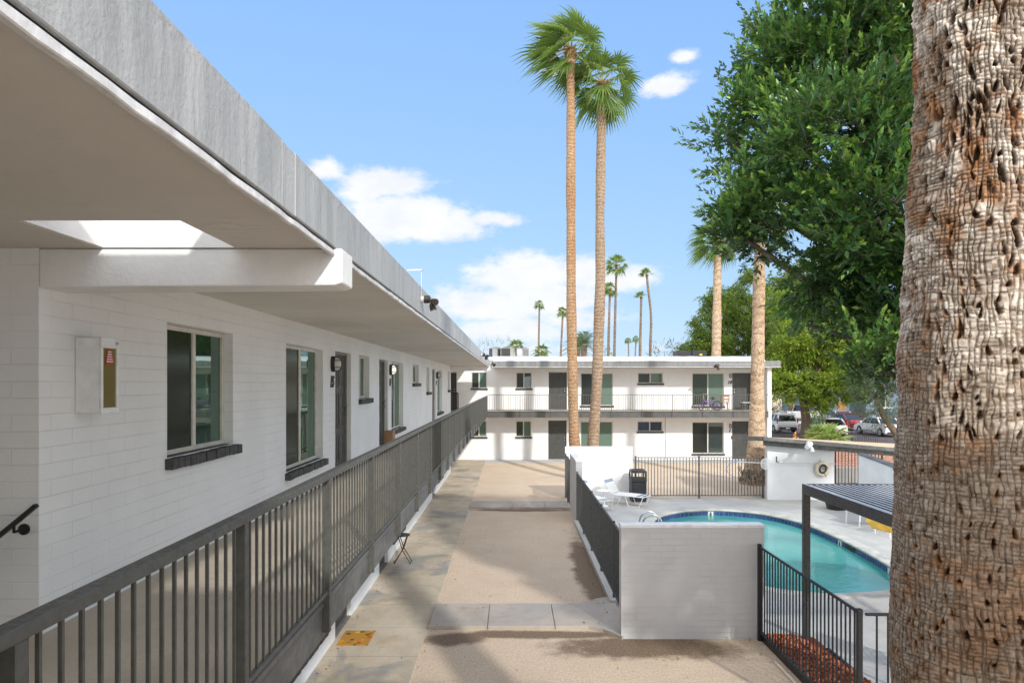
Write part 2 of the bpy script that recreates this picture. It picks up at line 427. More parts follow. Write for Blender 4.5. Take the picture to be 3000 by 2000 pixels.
def trunk_mat(name, a, b, spot, grey, ring=9., speck=16., amt=.5):
    t = NT(name); p = t.pos(); q = t.xyz(p)
    w = t.math('ADD', t.math('MULTIPLY', q[2], ring), t.math('MULTIPLY', t.noise(1.6, 3), 2.6))
    rg = t.math('SINE', t.math('MULTIPLY', w, 6.283))
    big = t.noise(.55, 4, .6, stretch=(1, 1, .8)); med = t.noise(6, 5, .7, stretch=(1, 1, 1.8)); fine = t.noise(28, 4, .7, stretch=(2, 2, 1))
    c = t.mix(t.ss(big, .35, .65), a, b)
    c = t.mix(t.ss(med, .45, .68, 0, amt), c, grey)
    c = t.mix(t.ss(rg, .35, .95, 0, .45), c, tuple(x*.45 for x in a))
    vo = t.node('ShaderNodeTexVoronoi'); vo.inputs['Scale'].default_value = speck; t.l.new(t.mapping(p, (1, 1, .65)), vo.inputs['Vector'])
    dots = t.ss(vo.outputs['Distance'], .12, .34, 1, 0)
    dots = t.math('MULTIPLY', dots, t.ss(t.noise(1.0, 3), .4, .58))
    c = t.mix(t.math('MULTIPLY', dots, .9), c, spot)
    c = t.mix(t.ss(fine, .55, .75, 0, .5), c, tuple(x*.5 for x in b))
    cx_ = t.noise(20, 4, .7, stretch=(1.6,1.6,.35)); cz_ = t.noise(15, 4, .7, stretch=(.5,.5,2.2))
    c = t.mix(t.ss(cx_, .50, .64, 0, .75), c, tuple(x*.35 for x in a)); c = t.mix(t.ss(cz_, .55, .7, 0, .45), c, tuple(x*.4 for x in a)); c = t.mix(t.ss(cz_, .3, .42, .35, 0), c, tuple(min(1,x*1.35) for x in grey))
    t.color(c)
    h = t.math('SUBTRACT', t.math('MULTIPLY', rg, -.25), t.math('MULTIPLY', dots, .8))
    b1 = t.bump(h, .7, .03); t.bump(fine, .7, .02, b1)
    return t.fin(.85, 0, .25)
M['trunk_orange'] = trunk_mat('orange_tan_palm_bark', (.36,.20,.10), (.42,.27,.15), (.16,.075,.03), (.47,.37,.27), 7, 18, .6)
M['trunk_grey'] = trunk_mat('speckled_grey_palm_bark', (.33,.23,.15), (.37,.27,.185), (.11,.06,.035), (.44,.37,.30), 6, 13, .6)
M['trunk_pale'] = trunk_mat('pale_tan_palm_bark', (.40,.265,.155), (.50,.36,.235), (.22,.095,.035), (.60,.51,.41), 2.6, 9, .75)
M['trunk_thin'] = trunk_mat('brown_palm_bark', (.20,.145,.10), (.25,.19,.14), (.10,.065,.04), (.29,.24,.19), 1.6, 4, .5)
def bark_hero():
    t = NT('cracked_palm_bark'); at = t.node('ShaderNodeAttribute'); at.attribute_name = 'bark'
    c = t.xyz(at.outputs['Color'])      # x: weathering, cut low down as painted shade, y: crack fibre, z: rust
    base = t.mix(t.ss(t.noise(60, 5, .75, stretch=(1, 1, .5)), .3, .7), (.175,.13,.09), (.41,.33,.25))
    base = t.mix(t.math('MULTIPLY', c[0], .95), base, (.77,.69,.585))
    base = t.mix(t.math('MULTIPLY', c[2], .9), base, t.mix(t.ss(t.noise(25, 4), .35, .65), (.20,.075,.022), (.42,.20,.075)))
    base = t.mix(t.math('MULTIPLY', c[1], .92), base, (.055,.028,.014))
    t.color(base); b1 = t.bump(t.noise(150, 4, .75, stretch=(1, 1, .5)), .8, .004); t.bump(t.noise(380, 2, .7), .5, .0015, b1)
    return t.fin(.88, 0, .22)
M['bark_hero'] = bark_hero()
def car_paint(name, c, metal=.0):
    t = NT(name); t.color(t.mix(t.ss(t.noise(3, 3), .3, .7), tuple(x*.93 for x in c), c))
    t.bsdf.inputs['Coat Weight'].default_value = .8; t.bsdf.inputs['Coat Roughness'].default_value = .05
    return t.fin(.35, metal, .5)
M['car_white'] = car_paint('white_car_paint', (.76,.77,.77)); M['car_red'] = car_paint('red_car_paint', (.15,.005,.009), .2)
M['car_silver'] = car_paint('silver_car_paint', (.50,.51,.53), .5)
M['tail'] = simple('red_tail_lens', (.42,.01,.012), .2, var=.1, bd=0); M['amber'] = simple('amber_lens', (.6,.16,.02), .2, bd=0)
M['plate'] = simple('number_plate', (.70,.72,.74), .4, bd=0); M['alloy'] = simple('alloy_wheel', (.45,.46,.47), .35, .7)
M['blue_house'] = simple('slate_blue_stucco', (.14,.20,.27), .8, var=.08, vs=1, bs=20, bd=.01)
M['tan_house'] = simple('orange_tan_stucco', (.58,.36,.20), .8, var=.08, vs=1, bs=20, bd=.01)
M['white_low'] = simple('white_low_wall_paint', (.80,.80,.80), .65, var=.05, vs=2, bs=30, bd=.006)
def brick():
    t = NT('red_brick'); p = t.xyz(t.pos()); br = t.node('ShaderNodeTexBrick')
    t.l.new(t.comb(p[0], p[2], 0.), br.inputs['Vector']); t.set(br, Scale=1., Mortar_Size=.008, Brick_Width=.21, Row_Height=.07)
    br.inputs['Color1'].default_value = (.28,.11,.07,1); br.inputs['Color2'].default_value = (.38,.17,.11,1); br.inputs['Mortar'].default_value = (.4,.35,.3,1)
    t.color(br.outputs['Color']); return t.fin(.85)
M['brick'] = brick()
def lava():
    t = NT('red_lava_rock'); o = t.node('ShaderNodeAttribute'); o.attribute_name = 'var'
    t.color(t.ramp(o.outputs['Fac'], [(0,(.14,.035,.018)),(.5,(.36,.095,.045)),(1,(.55,.26,.15))])); t.bump(t.noise(90, 4, .7), .8, .01); return t.fin(.9, 0, .2)
M['lava'] = lava()
def mat_rug():
    t = NT('autumn_leaf_mat'); p = t.pos()
    vo = t.node('ShaderNodeTexVoronoi'); vo.inputs['Scale'].default_value = 9.; t.l.new(p, vo.inputs['Vector'])
    f = t.xyz(vo.outputs['Color'])
    c = t.mix(t.ss(vo.outputs['Distance'], .36, .44, 1, 0), (.42,.22,.05), t.ramp(f[0], [(0,(.40,.04,.02)),(.35,(.62,.32,.03)),(.6,(.07,.13,.03)),(.8,(.25,.05,.02)),(1,(.65,.42,.06))]))
    t.color(c); t.bump(t.noise(300, 2), .6, .004); return t.fin(.95, 0, .1)
M['rug'] = mat_rug()
def glint_lens():
    t = NT('glint_lamp_glass'); t.color((.8,.78,.7)); t.fin(.3)
    t.bsdf.inputs['Emission Color'].default_value = (1,.93,.78,1); t.bsdf.inputs['Emission Strength'].default_value = .45  # weak emission paints a glint on the globe, no burning bulb
    return t.mat
M['lens_glint'] = glint_lens()

# ------------------------------------------------------------------ ground and paving
g = MB(); g.sheet([[(-260,-60),(420,-60),(420,900),(-260,900)], [(4.09,7.94),(16.36,7.94),(16.36,24.62),(2.06,24.62),(2.06,11.29),(4.09,11.29)]], 0.)
tag(obj('ground', g, M['gravel']), kind='structure')
g = MB(); g.box(-2.92, -2.0, -.1, -1.424, 37.25, .012)
tag(obj('walkway', g, M['walk'], bevel=.004, seg=1), kind='structure')
g = MB(); g.box(-1.42, 35.35, -.1, 13.5, 37.25, .012); g.box(-8, 32, -.1, -2.925, 37.25, .010)
tag(obj('pavement', g, M['kerb']), kind='structure')
# two raised crossing slabs between walkway and pool gates
g = MB()
for pts in ([(-1.415,11.52),(-.42,11.52),(-.42,12.72),(-1.415,12.72)], [(-.41,11.52),(.72,11.52),(.72,12.72),(-.41,12.72)],
            [(.73,11.52),(1.30,11.55),(1.52,11.42),(1.78,11.05),(1.93,11.3),(1.93,13.15),(1.60,13.02),(1.42,12.80),(1.15,12.72),(.73,12.72)]):
    g.prism(pts, -.1, .062)
tag(obj('path', g, M['path'], bevel=.008), kind='structure')
g = MB()
for pts in ([(-1.415,22.65),(0,22.65),(0,23.85),(-1.415,23.85)], [(.01,22.65),(1.1,22.65),(1.1,23.85),(.01,23.85)], [(1.11,22.65),(1.93,22.55),(1.93,24.2),(1.6,23.9),(1.11,23.85)]):
    g.prism(pts, -.1, .05)
tag(obj('path', g, M['path'], bevel=.008), kind='structure')

# ------------------------------------------------------------------ pool
def catmull(P, k=8):
    out = []; n = len(P)
    for i in range(n):
        a, b, c, d = [np.array(P[(i+j-1) % n], float) for j in range(4)]
        for t in np.linspace(0, 1, k, endpoint=False):
            out.append(tuple(.5*((2*b)+(c-a)*t+(2*a-5*b+4*c-d)*t*t+(3*b-a-3*c+d)*t**3)))
    return out
POOL = [(3.75,18.6),(4.35,20.8),(5.3,21.95),(6.5,22.35),(7.55,22.0),(8.25,21.25),(8.65,20.05),(8.75,18.2),(8.62,15.9),(8.3,14.5),(7.65,13.75),(6.9,13.5),(6.1,13.45),(5.2,13.85),(4.45,14.9),(3.9,16.7)]
PO = catmull(POOL)
if sum(PO[i-1][0]*PO[i][1]-PO[i][0]*PO[i-1][1] for i in range(len(PO))) < 0: PO.reverse()
def inset(P, d):
    n = len(P); out = []
    for i in range(n):
        t = np.array(P[(i+1) % n])-np.array(P[i-1]); t /= np.linalg.norm(t)
        out.append((P[i][0]-t[1]*d, P[i][1]+t[0]*d))
    return out
PC = inset(PO, -.30)       # outside of the coping
DK = [(4.05,7.9),(16.4,7.9),(16.4,24.66),(2.02,24.66),(2.02,11.25),(4.05,11.25)]
g = MB(); g.sheet([DK, PC], .02)
for i_ in range(6):
    a_, b_ = DK[i_], DK[(i_+1) % 6]; g.add([(*a_,.02),(*b_,.02),(*b_,-.1),(*a_,-.1)], [(0,3,2,1)])
tag(obj('pool_deck', g, M['deck']), kind='structure')
def ring_strip(mb, loops, m=0):
    n = len(loops[0]); b = []
    vs = [v for l in loops for v in l]
    fs = [(k*n+i, k*n+(i+1) % n, (k+1)*n+(i+1) % n, (k+1)*n+i) for k in range(len(loops)-1) for i in range(n)]
    mb.add(vs, fs, m)
def lz(P, z): return [(x, y, z) for x, y in P]
g = MB(); I2 = inset(PO, .035)
ring_strip(g, [lz(PC, -.03), lz(PC, .026), lz(inset(PO, -.27), .038), lz(inset(PO, -.03), .038), lz(inset(PO, .02), .028), lz(I2, 0), lz(inset(PO, .015), -.03), lz(PO, -.035)])
cop = obj('coping', g, M['coping'], smooth=50)
g = MB(); n = len(PO)
ring_strip(g, [lz(PO, -.03), lz(PO, -.32)], 1)
for k in range(0, n):
    a, b = np.array(PO[k]), np.array(PO[(k+1) % n]); L = np.linalg.norm(b-a); q = max(1, round(L/.152))
    d = (b-a)/L; nn = np.array([-d[1], d[0]])*.006
    for j in range(q):
        p = a+(b-a)*(j/q)+d*.004; r = a+(b-a)*((j+1)/q)-d*.004
        g.add([(p[0]+nn[0],p[1]+nn[1],-.04),(r[0]+nn[0],r[1]+nn[1],-.04),(r[0]+nn[0],r[1]+nn[1],-.19),(p[0]+nn[0],p[1]+nn[1],-.19)], [(0,3,2,1)], 0)
pool = thing('swimming_pool', 'kidney shaped swimming pool with navy tile band and concrete coping', 'pool', (6.3,18,0))
cop.parent = pool; cop.location = (-6.3,-18,0)
obj('tile_band', g, [M['tile'], M['grout']], pool)
g = MB(); ring_strip(g, [lz(PO, -.32), lz(inset(PO, .15), -1.2), lz(inset(PO, .5), -1.5)]); g.sheet([inset(PO, .5)], -1.5)
obj('basin', g, M['plaster'], pool)
g = MB(); g.sheet([inset(PO, -.002)], -.155)
tag(obj('water', g, M['water']), kind='structure')
def text_mb(txt, size, ex=.004, shear=0., bold=0.):
    cu = bpy.data.curves.new('lettering', 'FONT'); cu.body = txt; cu.size = size; cu.extrude = ex; cu.shear = shear; cu.offset = bold
    cu.align_x = 'CENTER'; cu.align_y = 'CENTER'; cu.resolution_u = 3
    o = bpy.data.objects.new('lettering', cu); COL.objects.link(o)
    dg = bpy.context.evaluated_depsgraph_get(); me = o.evaluated_get(dg).to_mesh()
    mb = MB(); mb.add([v.co[:] for v in me.vertices], [p.vertices[:] for p in me.polygons])
    o.evaluated_get(dg).to_mesh_clear(); bpy.data.objects.remove(o); bpy.data.curves.remove(cu)
    return mb
def xf(mb, mat4):
    mb.v = [tuple(mat4 @ Vector(v)) for v in mb.v]; return mb
def near_pool(px, py):
    i = min(range(n), key=lambda k: (PO[k][0]-px)**2+(PO[k][1]-py)**2)
    a = np.array(PO[i-1]); b = np.array(PO[(i+1) % n]); d = (b-a)/np.linalg.norm(b-a)
    return PO[i], d
for (px, py, tx) in ((6.52,22.35,'6'), (8.74,18.1,'6'), (8.58,15.5,'')):
    p, d = near_pool(px, py); nn = np.array([-d[1], d[0]])
    ang = math.atan2(-d[1], -d[0]) if False else math.atan2(d[1], d[0])
    Mx = Matrix.Translation((p[0]+nn[0]*.012, p[1]+nn[1]*.012, -.10)) @ Matrix.Rotation(ang+math.pi, 4, 'Z') @ Matrix.Rotation(math.pi/2, 4, 'X')
    b = MB().box(-.09,-.085,-.008,.09,.065,.002)
    s_ = obj('depth_marker', xf(b, Mx), M['sign_white'], pool)
    if tx: obj('numeral', xf(text_mb(tx, .15, .004, bold=.006), Mx @ Matrix.Translation((0,-.01,.004))), M['sign_black'], s_)
p, d = near_pool(8.76, 17.75); nn = np.array([-d[1], d[0]])
a = np.array(p)+nn*.012; sk = MB(); sk.bar((a[0]-d[0]*.28,a[1]-d[1]*.28,-.10),(a[0]+d[0]*.28,a[1]+d[1]*.28,-.10),.02,.13)
obj('skimmer_mouth', sk, M['black'], pool)
# pool ladder rails
t = thing('pool_ladder', 'pair of bent steel grab rails at the pool edge', 'pool ladder', (3.7,18.3,.02))
for dy in (-.22, .22):
    pts = []
    for k in range(15):
        a = math.pi*(k/14); pts.append((3.72-.26*math.cos(a), 18.3+dy, .40+.28*math.sin(a)))
    pts = [(3.46,18.3+dy,.02)]+pts+[(4.05,18.3+dy,.05),(4.08,18.3+dy,-.4)]
    obj('grab_rail', MB().tube(pts, .022, 8), M['steel'], t, smooth=50)

# ------------------------------------------------------------------ buildings: frames of reference and openings
class FaceX:                       # wall facing +X (left wing): u runs along Y
    def __init__(s, x): s.x = x
    def P(s, u, z, d): return (s.x+d, u, z)
class FaceY:                       # wall facing -Y: u runs along X
    def __init__(s, y): s.y = y
    def P(s, u, z, d): return (u, s.y-d, z)
def fbox(mb, F, u0, u1, z0, z1, d0, d1, m=0):
    a = F.P(u0, z0, d0); b = F.P(u1, z1, d1); mb.box(*a, *b, m)
def wall_open(mb, F, u0, u1, z0, z1, ops, depth=.16, m=0):
    us = sorted({u0, u1, *[o[0] for o in ops], *[o[1] for o in ops]}); zs = sorted({z0, z1, *[o[2] for o in ops], *[o[3] for o in ops]})
    us = [u for u in us if u0 <= u <= u1]; zs = [z for z in zs if z0 <= z <= z1]
    flip = isinstance(F, FaceX)
    def q(a, b, c, d): mb.add([a, b, c, d], [(0,1,2,3)], m)
    for i in range(len(us)-1):
        for j in range(len(zs)-1):
            cu, cz = (us[i]+us[i+1])/2, (zs[j]+zs[j+1])/2
            if any(o[0] < cu < o[1] and o[2] < cz < o[3] for o in ops): continue
            q(F.P(us[i],zs[j],0), F.P(us[i+1],zs[j],0), F.P(us[i+1],zs[j+1],0), F.P(us[i],zs[j+1],0))
    for a, b, c, e in [o[:4] for o in ops]:
        q(F.P(a,c,0), F.P(a,e,0), F.P(a,e,-depth), F.P(a,c,-depth)); q(F.P(b,c,-depth), F.P(b,e,-depth), F.P(b,e,0), F.P(b,c,0))
        q(F.P(a,e,0), F.P(b,e,0), F.P(b,e,-depth), F.P(a,e,-depth)); q(F.P(a,c,-depth), F.P(b,c,-depth), F.P(b,c,0), F.P(a,c,0))
def window(bld, F, u0, u1, z0, z1, left='screen', right='glass', sill=True, dep=.09, fw=.045):
    f = MB()
    fbox(f, F, u0+.002, u1-.002, z1-fw, z1-.002, -dep-.04, -dep); fbox(f, F, u0+.002, u1-.002, z0+.002, z0+fw, -dep-.04, -dep)
    fbox(f, F, u0+.002, u0+fw, z0+fw, z1-fw, -dep-.04, -dep); fbox(f, F, u1-fw, u1-.002, z0+fw, z1-fw, -dep-.04, -dep)
    um = (u0+u1)/2; fbox(f, F, um-.03, um+.03, z0+fw, z1-fw, -dep-.04, -dep+.006)
    w = obj('window', f, M['frame'], bld, bevel=.004, seg=1)
    a = MB(); fbox(a, F, u0+fw, um-.03, z0+fw, z1-fw, -dep-.032, -dep-.012); obj('screen' if 'screen' in left else 'pane', a, M[left], w)
    b = MB(); fbox(b, F, um+.03, u1-fw, z0+fw, z1-fw, -dep-.036, -dep-.024); obj('pane', b, M[right], w)
    if sill:
        s = MB(); L = u1-u0+.10; k = max(2, round(L/.105)); st = L/k
        for i in range(k):
            j = random.uniform(-.004, .004); e = random.uniform(-.006, .006)
            fbox(s, F, u0-.04+i*st+.003, u0-.04+(i+1)*st-.003, z0-.095+j, z0-.004+j, -.02, .075+e)
        fbox(s, F, u0+.004, u1-.004, z0-.08, z0+.004, -dep-.05, -.02)
        obj('sill', s, M['sill'], w, bevel=.008)
    return w
def door(bld, F, u0, u1, z0, z1, knob=1, dep=.09):
    f = MB(); jw = .045
    fbox(f, F, u0+.002, u0+jw, z0, z1-.002, -dep-.05, -dep+.02); fbox(f, F, u1-jw, u1-.002, z0, z1-.002, -dep-.05, -dep+.02)
    fbox(f, F, u0+jw, u1-jw, z1-jw, z1-.002, -dep-.05, -dep+.02)
    s = MB(); a, b = u0+jw+.003, u1-jw-.003; zt = z1-jw-.003
    fbox(s, F, a, b, z0+.012, zt, -dep-.05, -dep-.012)
    W = b-a; Ht = zt-z0
    for (z_, h_) in ((.09,.24), (.38,.30), (.72,.18)):
        for c in (0, 1):
            ua = a+W*(.13+.42*c); ub = ua+W*.32; za = z0+Ht*z_; zb = za+Ht*h_
            for (p, q, r_, t_) in ((ua,ub,za,za+.018),(ua,ub,zb-.018,zb),(ua,ua+.018,za+.018,zb-.018),(ub-.018,ub,za+.018,zb-.018)):
                fbox(s, F, p, q, r_, t_, -dep-.0121, -dep-.004)
            fbox(s, F, ua+.05, ub-.05, za+.05, zb-.05, -dep-.0121, -dep-.003)
    d = obj('door', s, M['door'], bld, bevel=.003, seg=1)
    obj('door_frame', f, M['jamb'] if isinstance(F, FaceX) else M['door'], d)
    ku = b-.07 if knob > 0 else a+.07
    for zz, r_, nm_ in ((z0+1.0, .032, 'knob'), (z0+1.14, .026, 'deadbolt')):
        k = MB(); fr = F.P(ku, zz, -dep-.012); to = F.P(ku, zz, -dep+.055); mid = F.P(ku, zz, -dep+.02)
        k.tube([fr, mid, mid, to, to], [r_*.7, r_*.7, r_, r_, r_*.5], 10)
        obj(nm_, k, M['steel'], d, smooth=50)
    f2 = MB(); fbox(f2, F, u0, u1, z0-.03, z0+.008, -dep-.06, .0); obj('threshold', f2, M['jamb'], d)
    return d

# ------------------------------------------------------------------ left wing
XW = -2.87; ZF = 2.62; ZC = 4.97; XE = -1.345; XR = -1.078; YN = 4.14; YE = 32.0
FL = FaceX(XW)
left = thing('apartment_wing', 'white two storey wing along the left with covered upper walkway', 'building', (-3.5,10,0))
ups = [('w',5.68,7.02,3.53,4.66),('w',8.67,10.36,3.02,4.66),('d',11.08,12.16,2.62,4.68),('n',12.8,13.72,3.86,4.69),('d',14.76,15.76,2.62,4.68),
       ('w',16.26,18.0,3.02,4.68),('h',19.7,21.0,4.16,4.70),('n',22.9,23.75,3.86,4.70),('d',24.6,25.62,2.62,4.68),('w',26.2,28.0,3.02,4.68),('n',30.5,31.4,3.86,4.70)]
ops = [o[1:] for o in ups]+[(o[1],o[2],max(.012,o[3]-2.60),o[4]-2.60) for o in ups]
w = MB(); wall_open(w, FL, YN, YE, 0., ZC, ops)
w.add([(-9,YN,0),(XW,YN,0),(XW,YN,ZC),(-9,YN,ZC)], [(0,1,2,3)])            # end wall facing the stairs
w.add([(XW,YE,0),(-9,YE,0),(-9,YE,ZC),(XW,YE,ZC)], [(0,1,2,3)])
obj('wall', w, M['block'], left)
w = MB(); w.box(-9,-1.9,0,-.4,-1.7,ZC); obj('wall', w, M['block'], left)   # wing behind the viewpoint
for k, a, b, c, e in ups:
    for dz in (0, -2.60):
        z0 = max(.012, c+dz)
        if k == 'd': door(left, FL, a, b, z0, e+dz, knob=1)
        else: window(left, FL, a, b, c+dz, e+dz, dep=.09)
# roof slab with skylight well
SX0, SX1, SY0, SY1 = -2.49, -1.67, 3.44, 4.14
r = MB()
r.box(-9, -5, ZC, SX0, 37.6, 5.27); r.box(SX1, -5, ZC, XR-.02, 35.5, 5.27); r.box(SX0, -5, ZC, SX1, SY0, 5.27); r.box(SX0, SY1, ZC, SX1, 35.5, 5.27)
r.box(XR-.02, -3, ZC, 4.2, .72, 5.27)
obj('roof', r, M['stucco'], left)
c = MB(); c.box(SX0-.06, SY0-.06, 5.27, SX0, SY1+.06, 5.36); c.box(SX1, SY0-.06, 5.27, SX1+.06, SY1+.06, 5.36); c.box(SX0, SY0-.06, 5.27, SX1, SY0, 5.36); c.box(SX0, SY1, 5.27, SX1, SY1+.06, 5.36)
for (a_, b_) in (((SX0+.004,SY0,4.975),(SX0+.012,SY1,5.268)), ((SX1-.012,SY0,4.975),(SX1-.004,SY1,5.268)), ((SX0+.012,SY1-.012,4.972),(SX1-.012,SY1-.004,5.268))):
    c.box(*a_, *b_)
obj('skylight_curb', c, M['coating'], left)
f = MB(); ys = [-5, .72]; 
segs = [.72, 3.17, 3.36, 35.52]
for i in range(len(segs)-1):
    f.box(XR-.02, segs[i]+.002, 4.972, XR+.012-.002*(i == 1), segs[i+1]-.002, 5.285-.004*(i == 1))
f.box(XR, .70, 4.972, 4.2, .735, 5.285)
obj('fascia', f, M['fascia'], left, bevel=.004, seg=1)
f = MB()
ny = 260; yy = np.linspace(.74, 35.5, ny)**1.0; pr = []
for y in yy: e1, e2 = random.uniform(-.004,.003), random.uniform(-.003,.002); pr.append([(XR-.022,y,4.926+e1*.4),(XR+.006+e2,y,4.926+e1),(XR+.007+e2,y,4.957+e2),(XR-.022,y,4.957)])
f.add([p for q in pr for p in q], [(4*i+a, 4*i+(a+1) % 4, 4*i+4+(a+1) % 4, 4*i+4+a) for i in range(ny-1) for a in range(4)])
f.box(XR+.01, .69, 4.925, 4.2, .725, 4.957)
obj('drip_edge', f, M['trim_white'], left, bevel=.004, seg=1)
f = MB(); f.box(XR-.020, .74, 4.9571, XR-.006, 35.5, 4.9719); obj('shadow_gap', f, M['black'], left)
for y in (4.14, 31.9):
    b = MB(); b.add([(XW,y,4.73),(-1.078,y,4.745),(-1.03,y,4.76),(-1.03,y,ZC-.002),(XW,y,ZC-.002),(XW,y+.27,4.73),(-1.078,y+.27,4.745),(-1.03,y+.27,4.76),(-1.03,y+.27,ZC-.002),(XW,y+.27,ZC-.002)],
      [(0,1,2,3,4),(9,8,7,6,5),(0,5,6,1),(1,6,7,2),(2,7,8,3),(3,8,9,4),(4,9,5,0)])
    obj('roof_beam', b, M['stucco_white'], left, bevel=.01)
fl = MB(); fl.box(XW-.1, -1.68, 2.38, XE, 35.7, ZF); fl.box(XE, -1.68, 2.38, 4.0, .35, ZF); fl.box(-9, -1.68, 2.38, XW-.1, YN-.002, ZF-.002); fl.box(-6, YE+.002, 2.38, XW-.1, 37.15, ZF-.002)
obj('walkway_floor', fl, M['upper_floor'], left)
# crack across the walkway slab
sf = MB(); sf.box(XE, .36, 2.365, XE+.02, 35.6, ZF-.045); sf.box(XE, .36, ZF-.035, XE+.03, 35.6, ZF+.006)
obj('slab_edge', sf, M['slab_grey'], left, bevel=.004, seg=1)
# sockets of stairs beyond the end wall
st = MB()
for k in range(14): st.box(-3.35-.28*(k+1), 2.7, ZF-.185*(k+1)-.06, -3.35-.28*k, 4.1, ZF-.185*(k+1))
obj('stair', st, M['upper_floor'], left)
h = thing('handrail', 'short black sloping handrail bracketed to the grey end wall', 'handrail', (-3.3,4.05,3.4))
obj('rail', MB().bar((-3.6,4.05,2.79),(-2.82,4.05,3.43),.036,.026), M['fence'], h, bevel=.006)
obj('bracket', MB().lathe([(.034,-.006),(.034,.008),(.016,.014),(.01,.05)], (-2.955,4.134,3.268), 16, axis='y').tube([(-2.955,4.12,3.268),(-2.955,4.05,3.27),(-2.955,4.05,3.31)], .009, 8), M['fence'], h, smooth=50)
for v in h.children[1].data.vertices: pass

# fire extinguisher cabinet
cb = thing('extinguisher_cabinet', 'white fire extinguisher cabinet with a red tag on the near wall', 'cabinet', (XW,5.0,3.9))
Y0, Y1 = 4.48, 4.668
b = MB(); D = .165; zA, zB = 3.955, 4.45
b.box(XW+.002, Y0, zA, XW+D, Y0+.014, zB); b.box(XW+.002, Y1-.014+.0, zA, XW+D, Y1, zB); b.box(XW+.002, Y0+.014, zB-.014, XW+D, Y1-.014, zB); b.box(XW+.002, Y0+.014, zA, XW+D, Y1-.014, zA+.014)
b.box(XW+D, Y0-.004, zA-.006, XW+D+.016, Y1+.004, zA+.035); b.box(XW+D, Y0-.004, zB-.065, XW+D+.016, Y1+.004, zB+.006)
b.box(XW+D, Y0-.004, zA+.035, XW+D+.016, Y0+.016, zB-.065); b.box(XW+D, Y1-.016, zA+.035, XW+D+.016, Y1+.004, zB-.065)
obj('case', b, M['white_metal'], cb, bevel=.004, seg=1)
obj('pane', MB().box(XW+D-.012, Y0+.014, zA+.03, XW+D+.002, Y1-.014, zB-.06), M['cab_glass'], cb)
tg = MB(); x = XW+D+.006; tg.add([(x,4.555,4.375),(x,4.60,4.375),(x,4.622,4.315),(x,4.622,4.295),(x,4.595,4.278),(x,4.535,4.278),(x,4.535,4.292)], [(0,6,5,4,3,2,1)][::1]); tg.f = [tuple(reversed(tg.f[0]))]
tgo = obj('tag', tg, M['red'], cb)
ln = MB()
for k in range(5): ln.box(x+.001, 4.560-.004*k, 4.358-.016*k, x+.002, 4.597+.004*k, 4.364-.016*k)
obj('lettering', ln, M['sign_white'], tgo)
obj('lock', MB().lathe([(.012,0),(.012,.008),(.006,.012)], (XW+D+.016,4.64,4.42), 12, axis='x'), M['steel'], cb, smooth=40)

# ------------------------------------------------------------------ left railing
def fence_run(name, label, cat, p0, p1, zb, zt, posts, m, bar=.016, pitch=.105, post=.04, zpost=None, cap=(.05,.04), botz=.09, loc=None, bars_from=None, ptop=0.):
    """posts: distances along the run; one bar panel per bay"""
    p0 = Vector((*p0, 0)); p1 = Vector((*p1, 0)); L = (p1-p0).length; d = (p1-p0)/L
    root = thing(name, label, cat, (p0.x, p0.y, zb))
    P = lambda s, z: p0+d*s+Vector((0,0,z))
    obj('top_rail', MB().bar(P(0,zt-cap[1]/2), P(L,zt-cap[1]/2), cap[0], cap[1]), m, root, bevel=.004, seg=1)
    br = MB()
    br.bar(P(0,zb+botz), P(L,zb+botz), .03, .03)
    obj('bottom_rail', br, m, root, bevel=.003, seg=1)
    zp = zpost if zpost is not None else zb
    for s in posts:
        pp = MB(); pp.bar(P(s,zp), P(s,zt-cap[1] if not ptop else zt+ptop), post, post, up=(1,0,0) if abs(d.x) < .5 else (0,1,0))
        obj('post', pp, m, root, bevel=.003, seg=1)
    ed = sorted(set([0.]+list(posts)+[L]))
    for a, b in zip(ed[:-1], ed[1:]):
        if b-a < .12: continue
        k = max(1, round((b-a)/pitch)); mb = MB()
        for i in range(1, k):
            s = a+(b-a)*i/k; mb.bar(P(s, zb+botz+.015), P(s, zt-cap[1]), bar, bar, up=(1,0,0))
        if mb.v: obj('bar_panel', mb, m, root)
    return root
pl = [1.78+1.508*k for k in range(23)]
fence_run('railing', 'long charcoal balcony railing along the left upper walkway', 'railing', (-1.30,.35), (-1.30,35.72), ZF-.03, 3.525,
          [p-.35 for p in pl]+[35.35], M['rail'], bar=.0125, pitch=.094, post=.05, zpost=2.41, cap=(.062,.044), botz=.10)
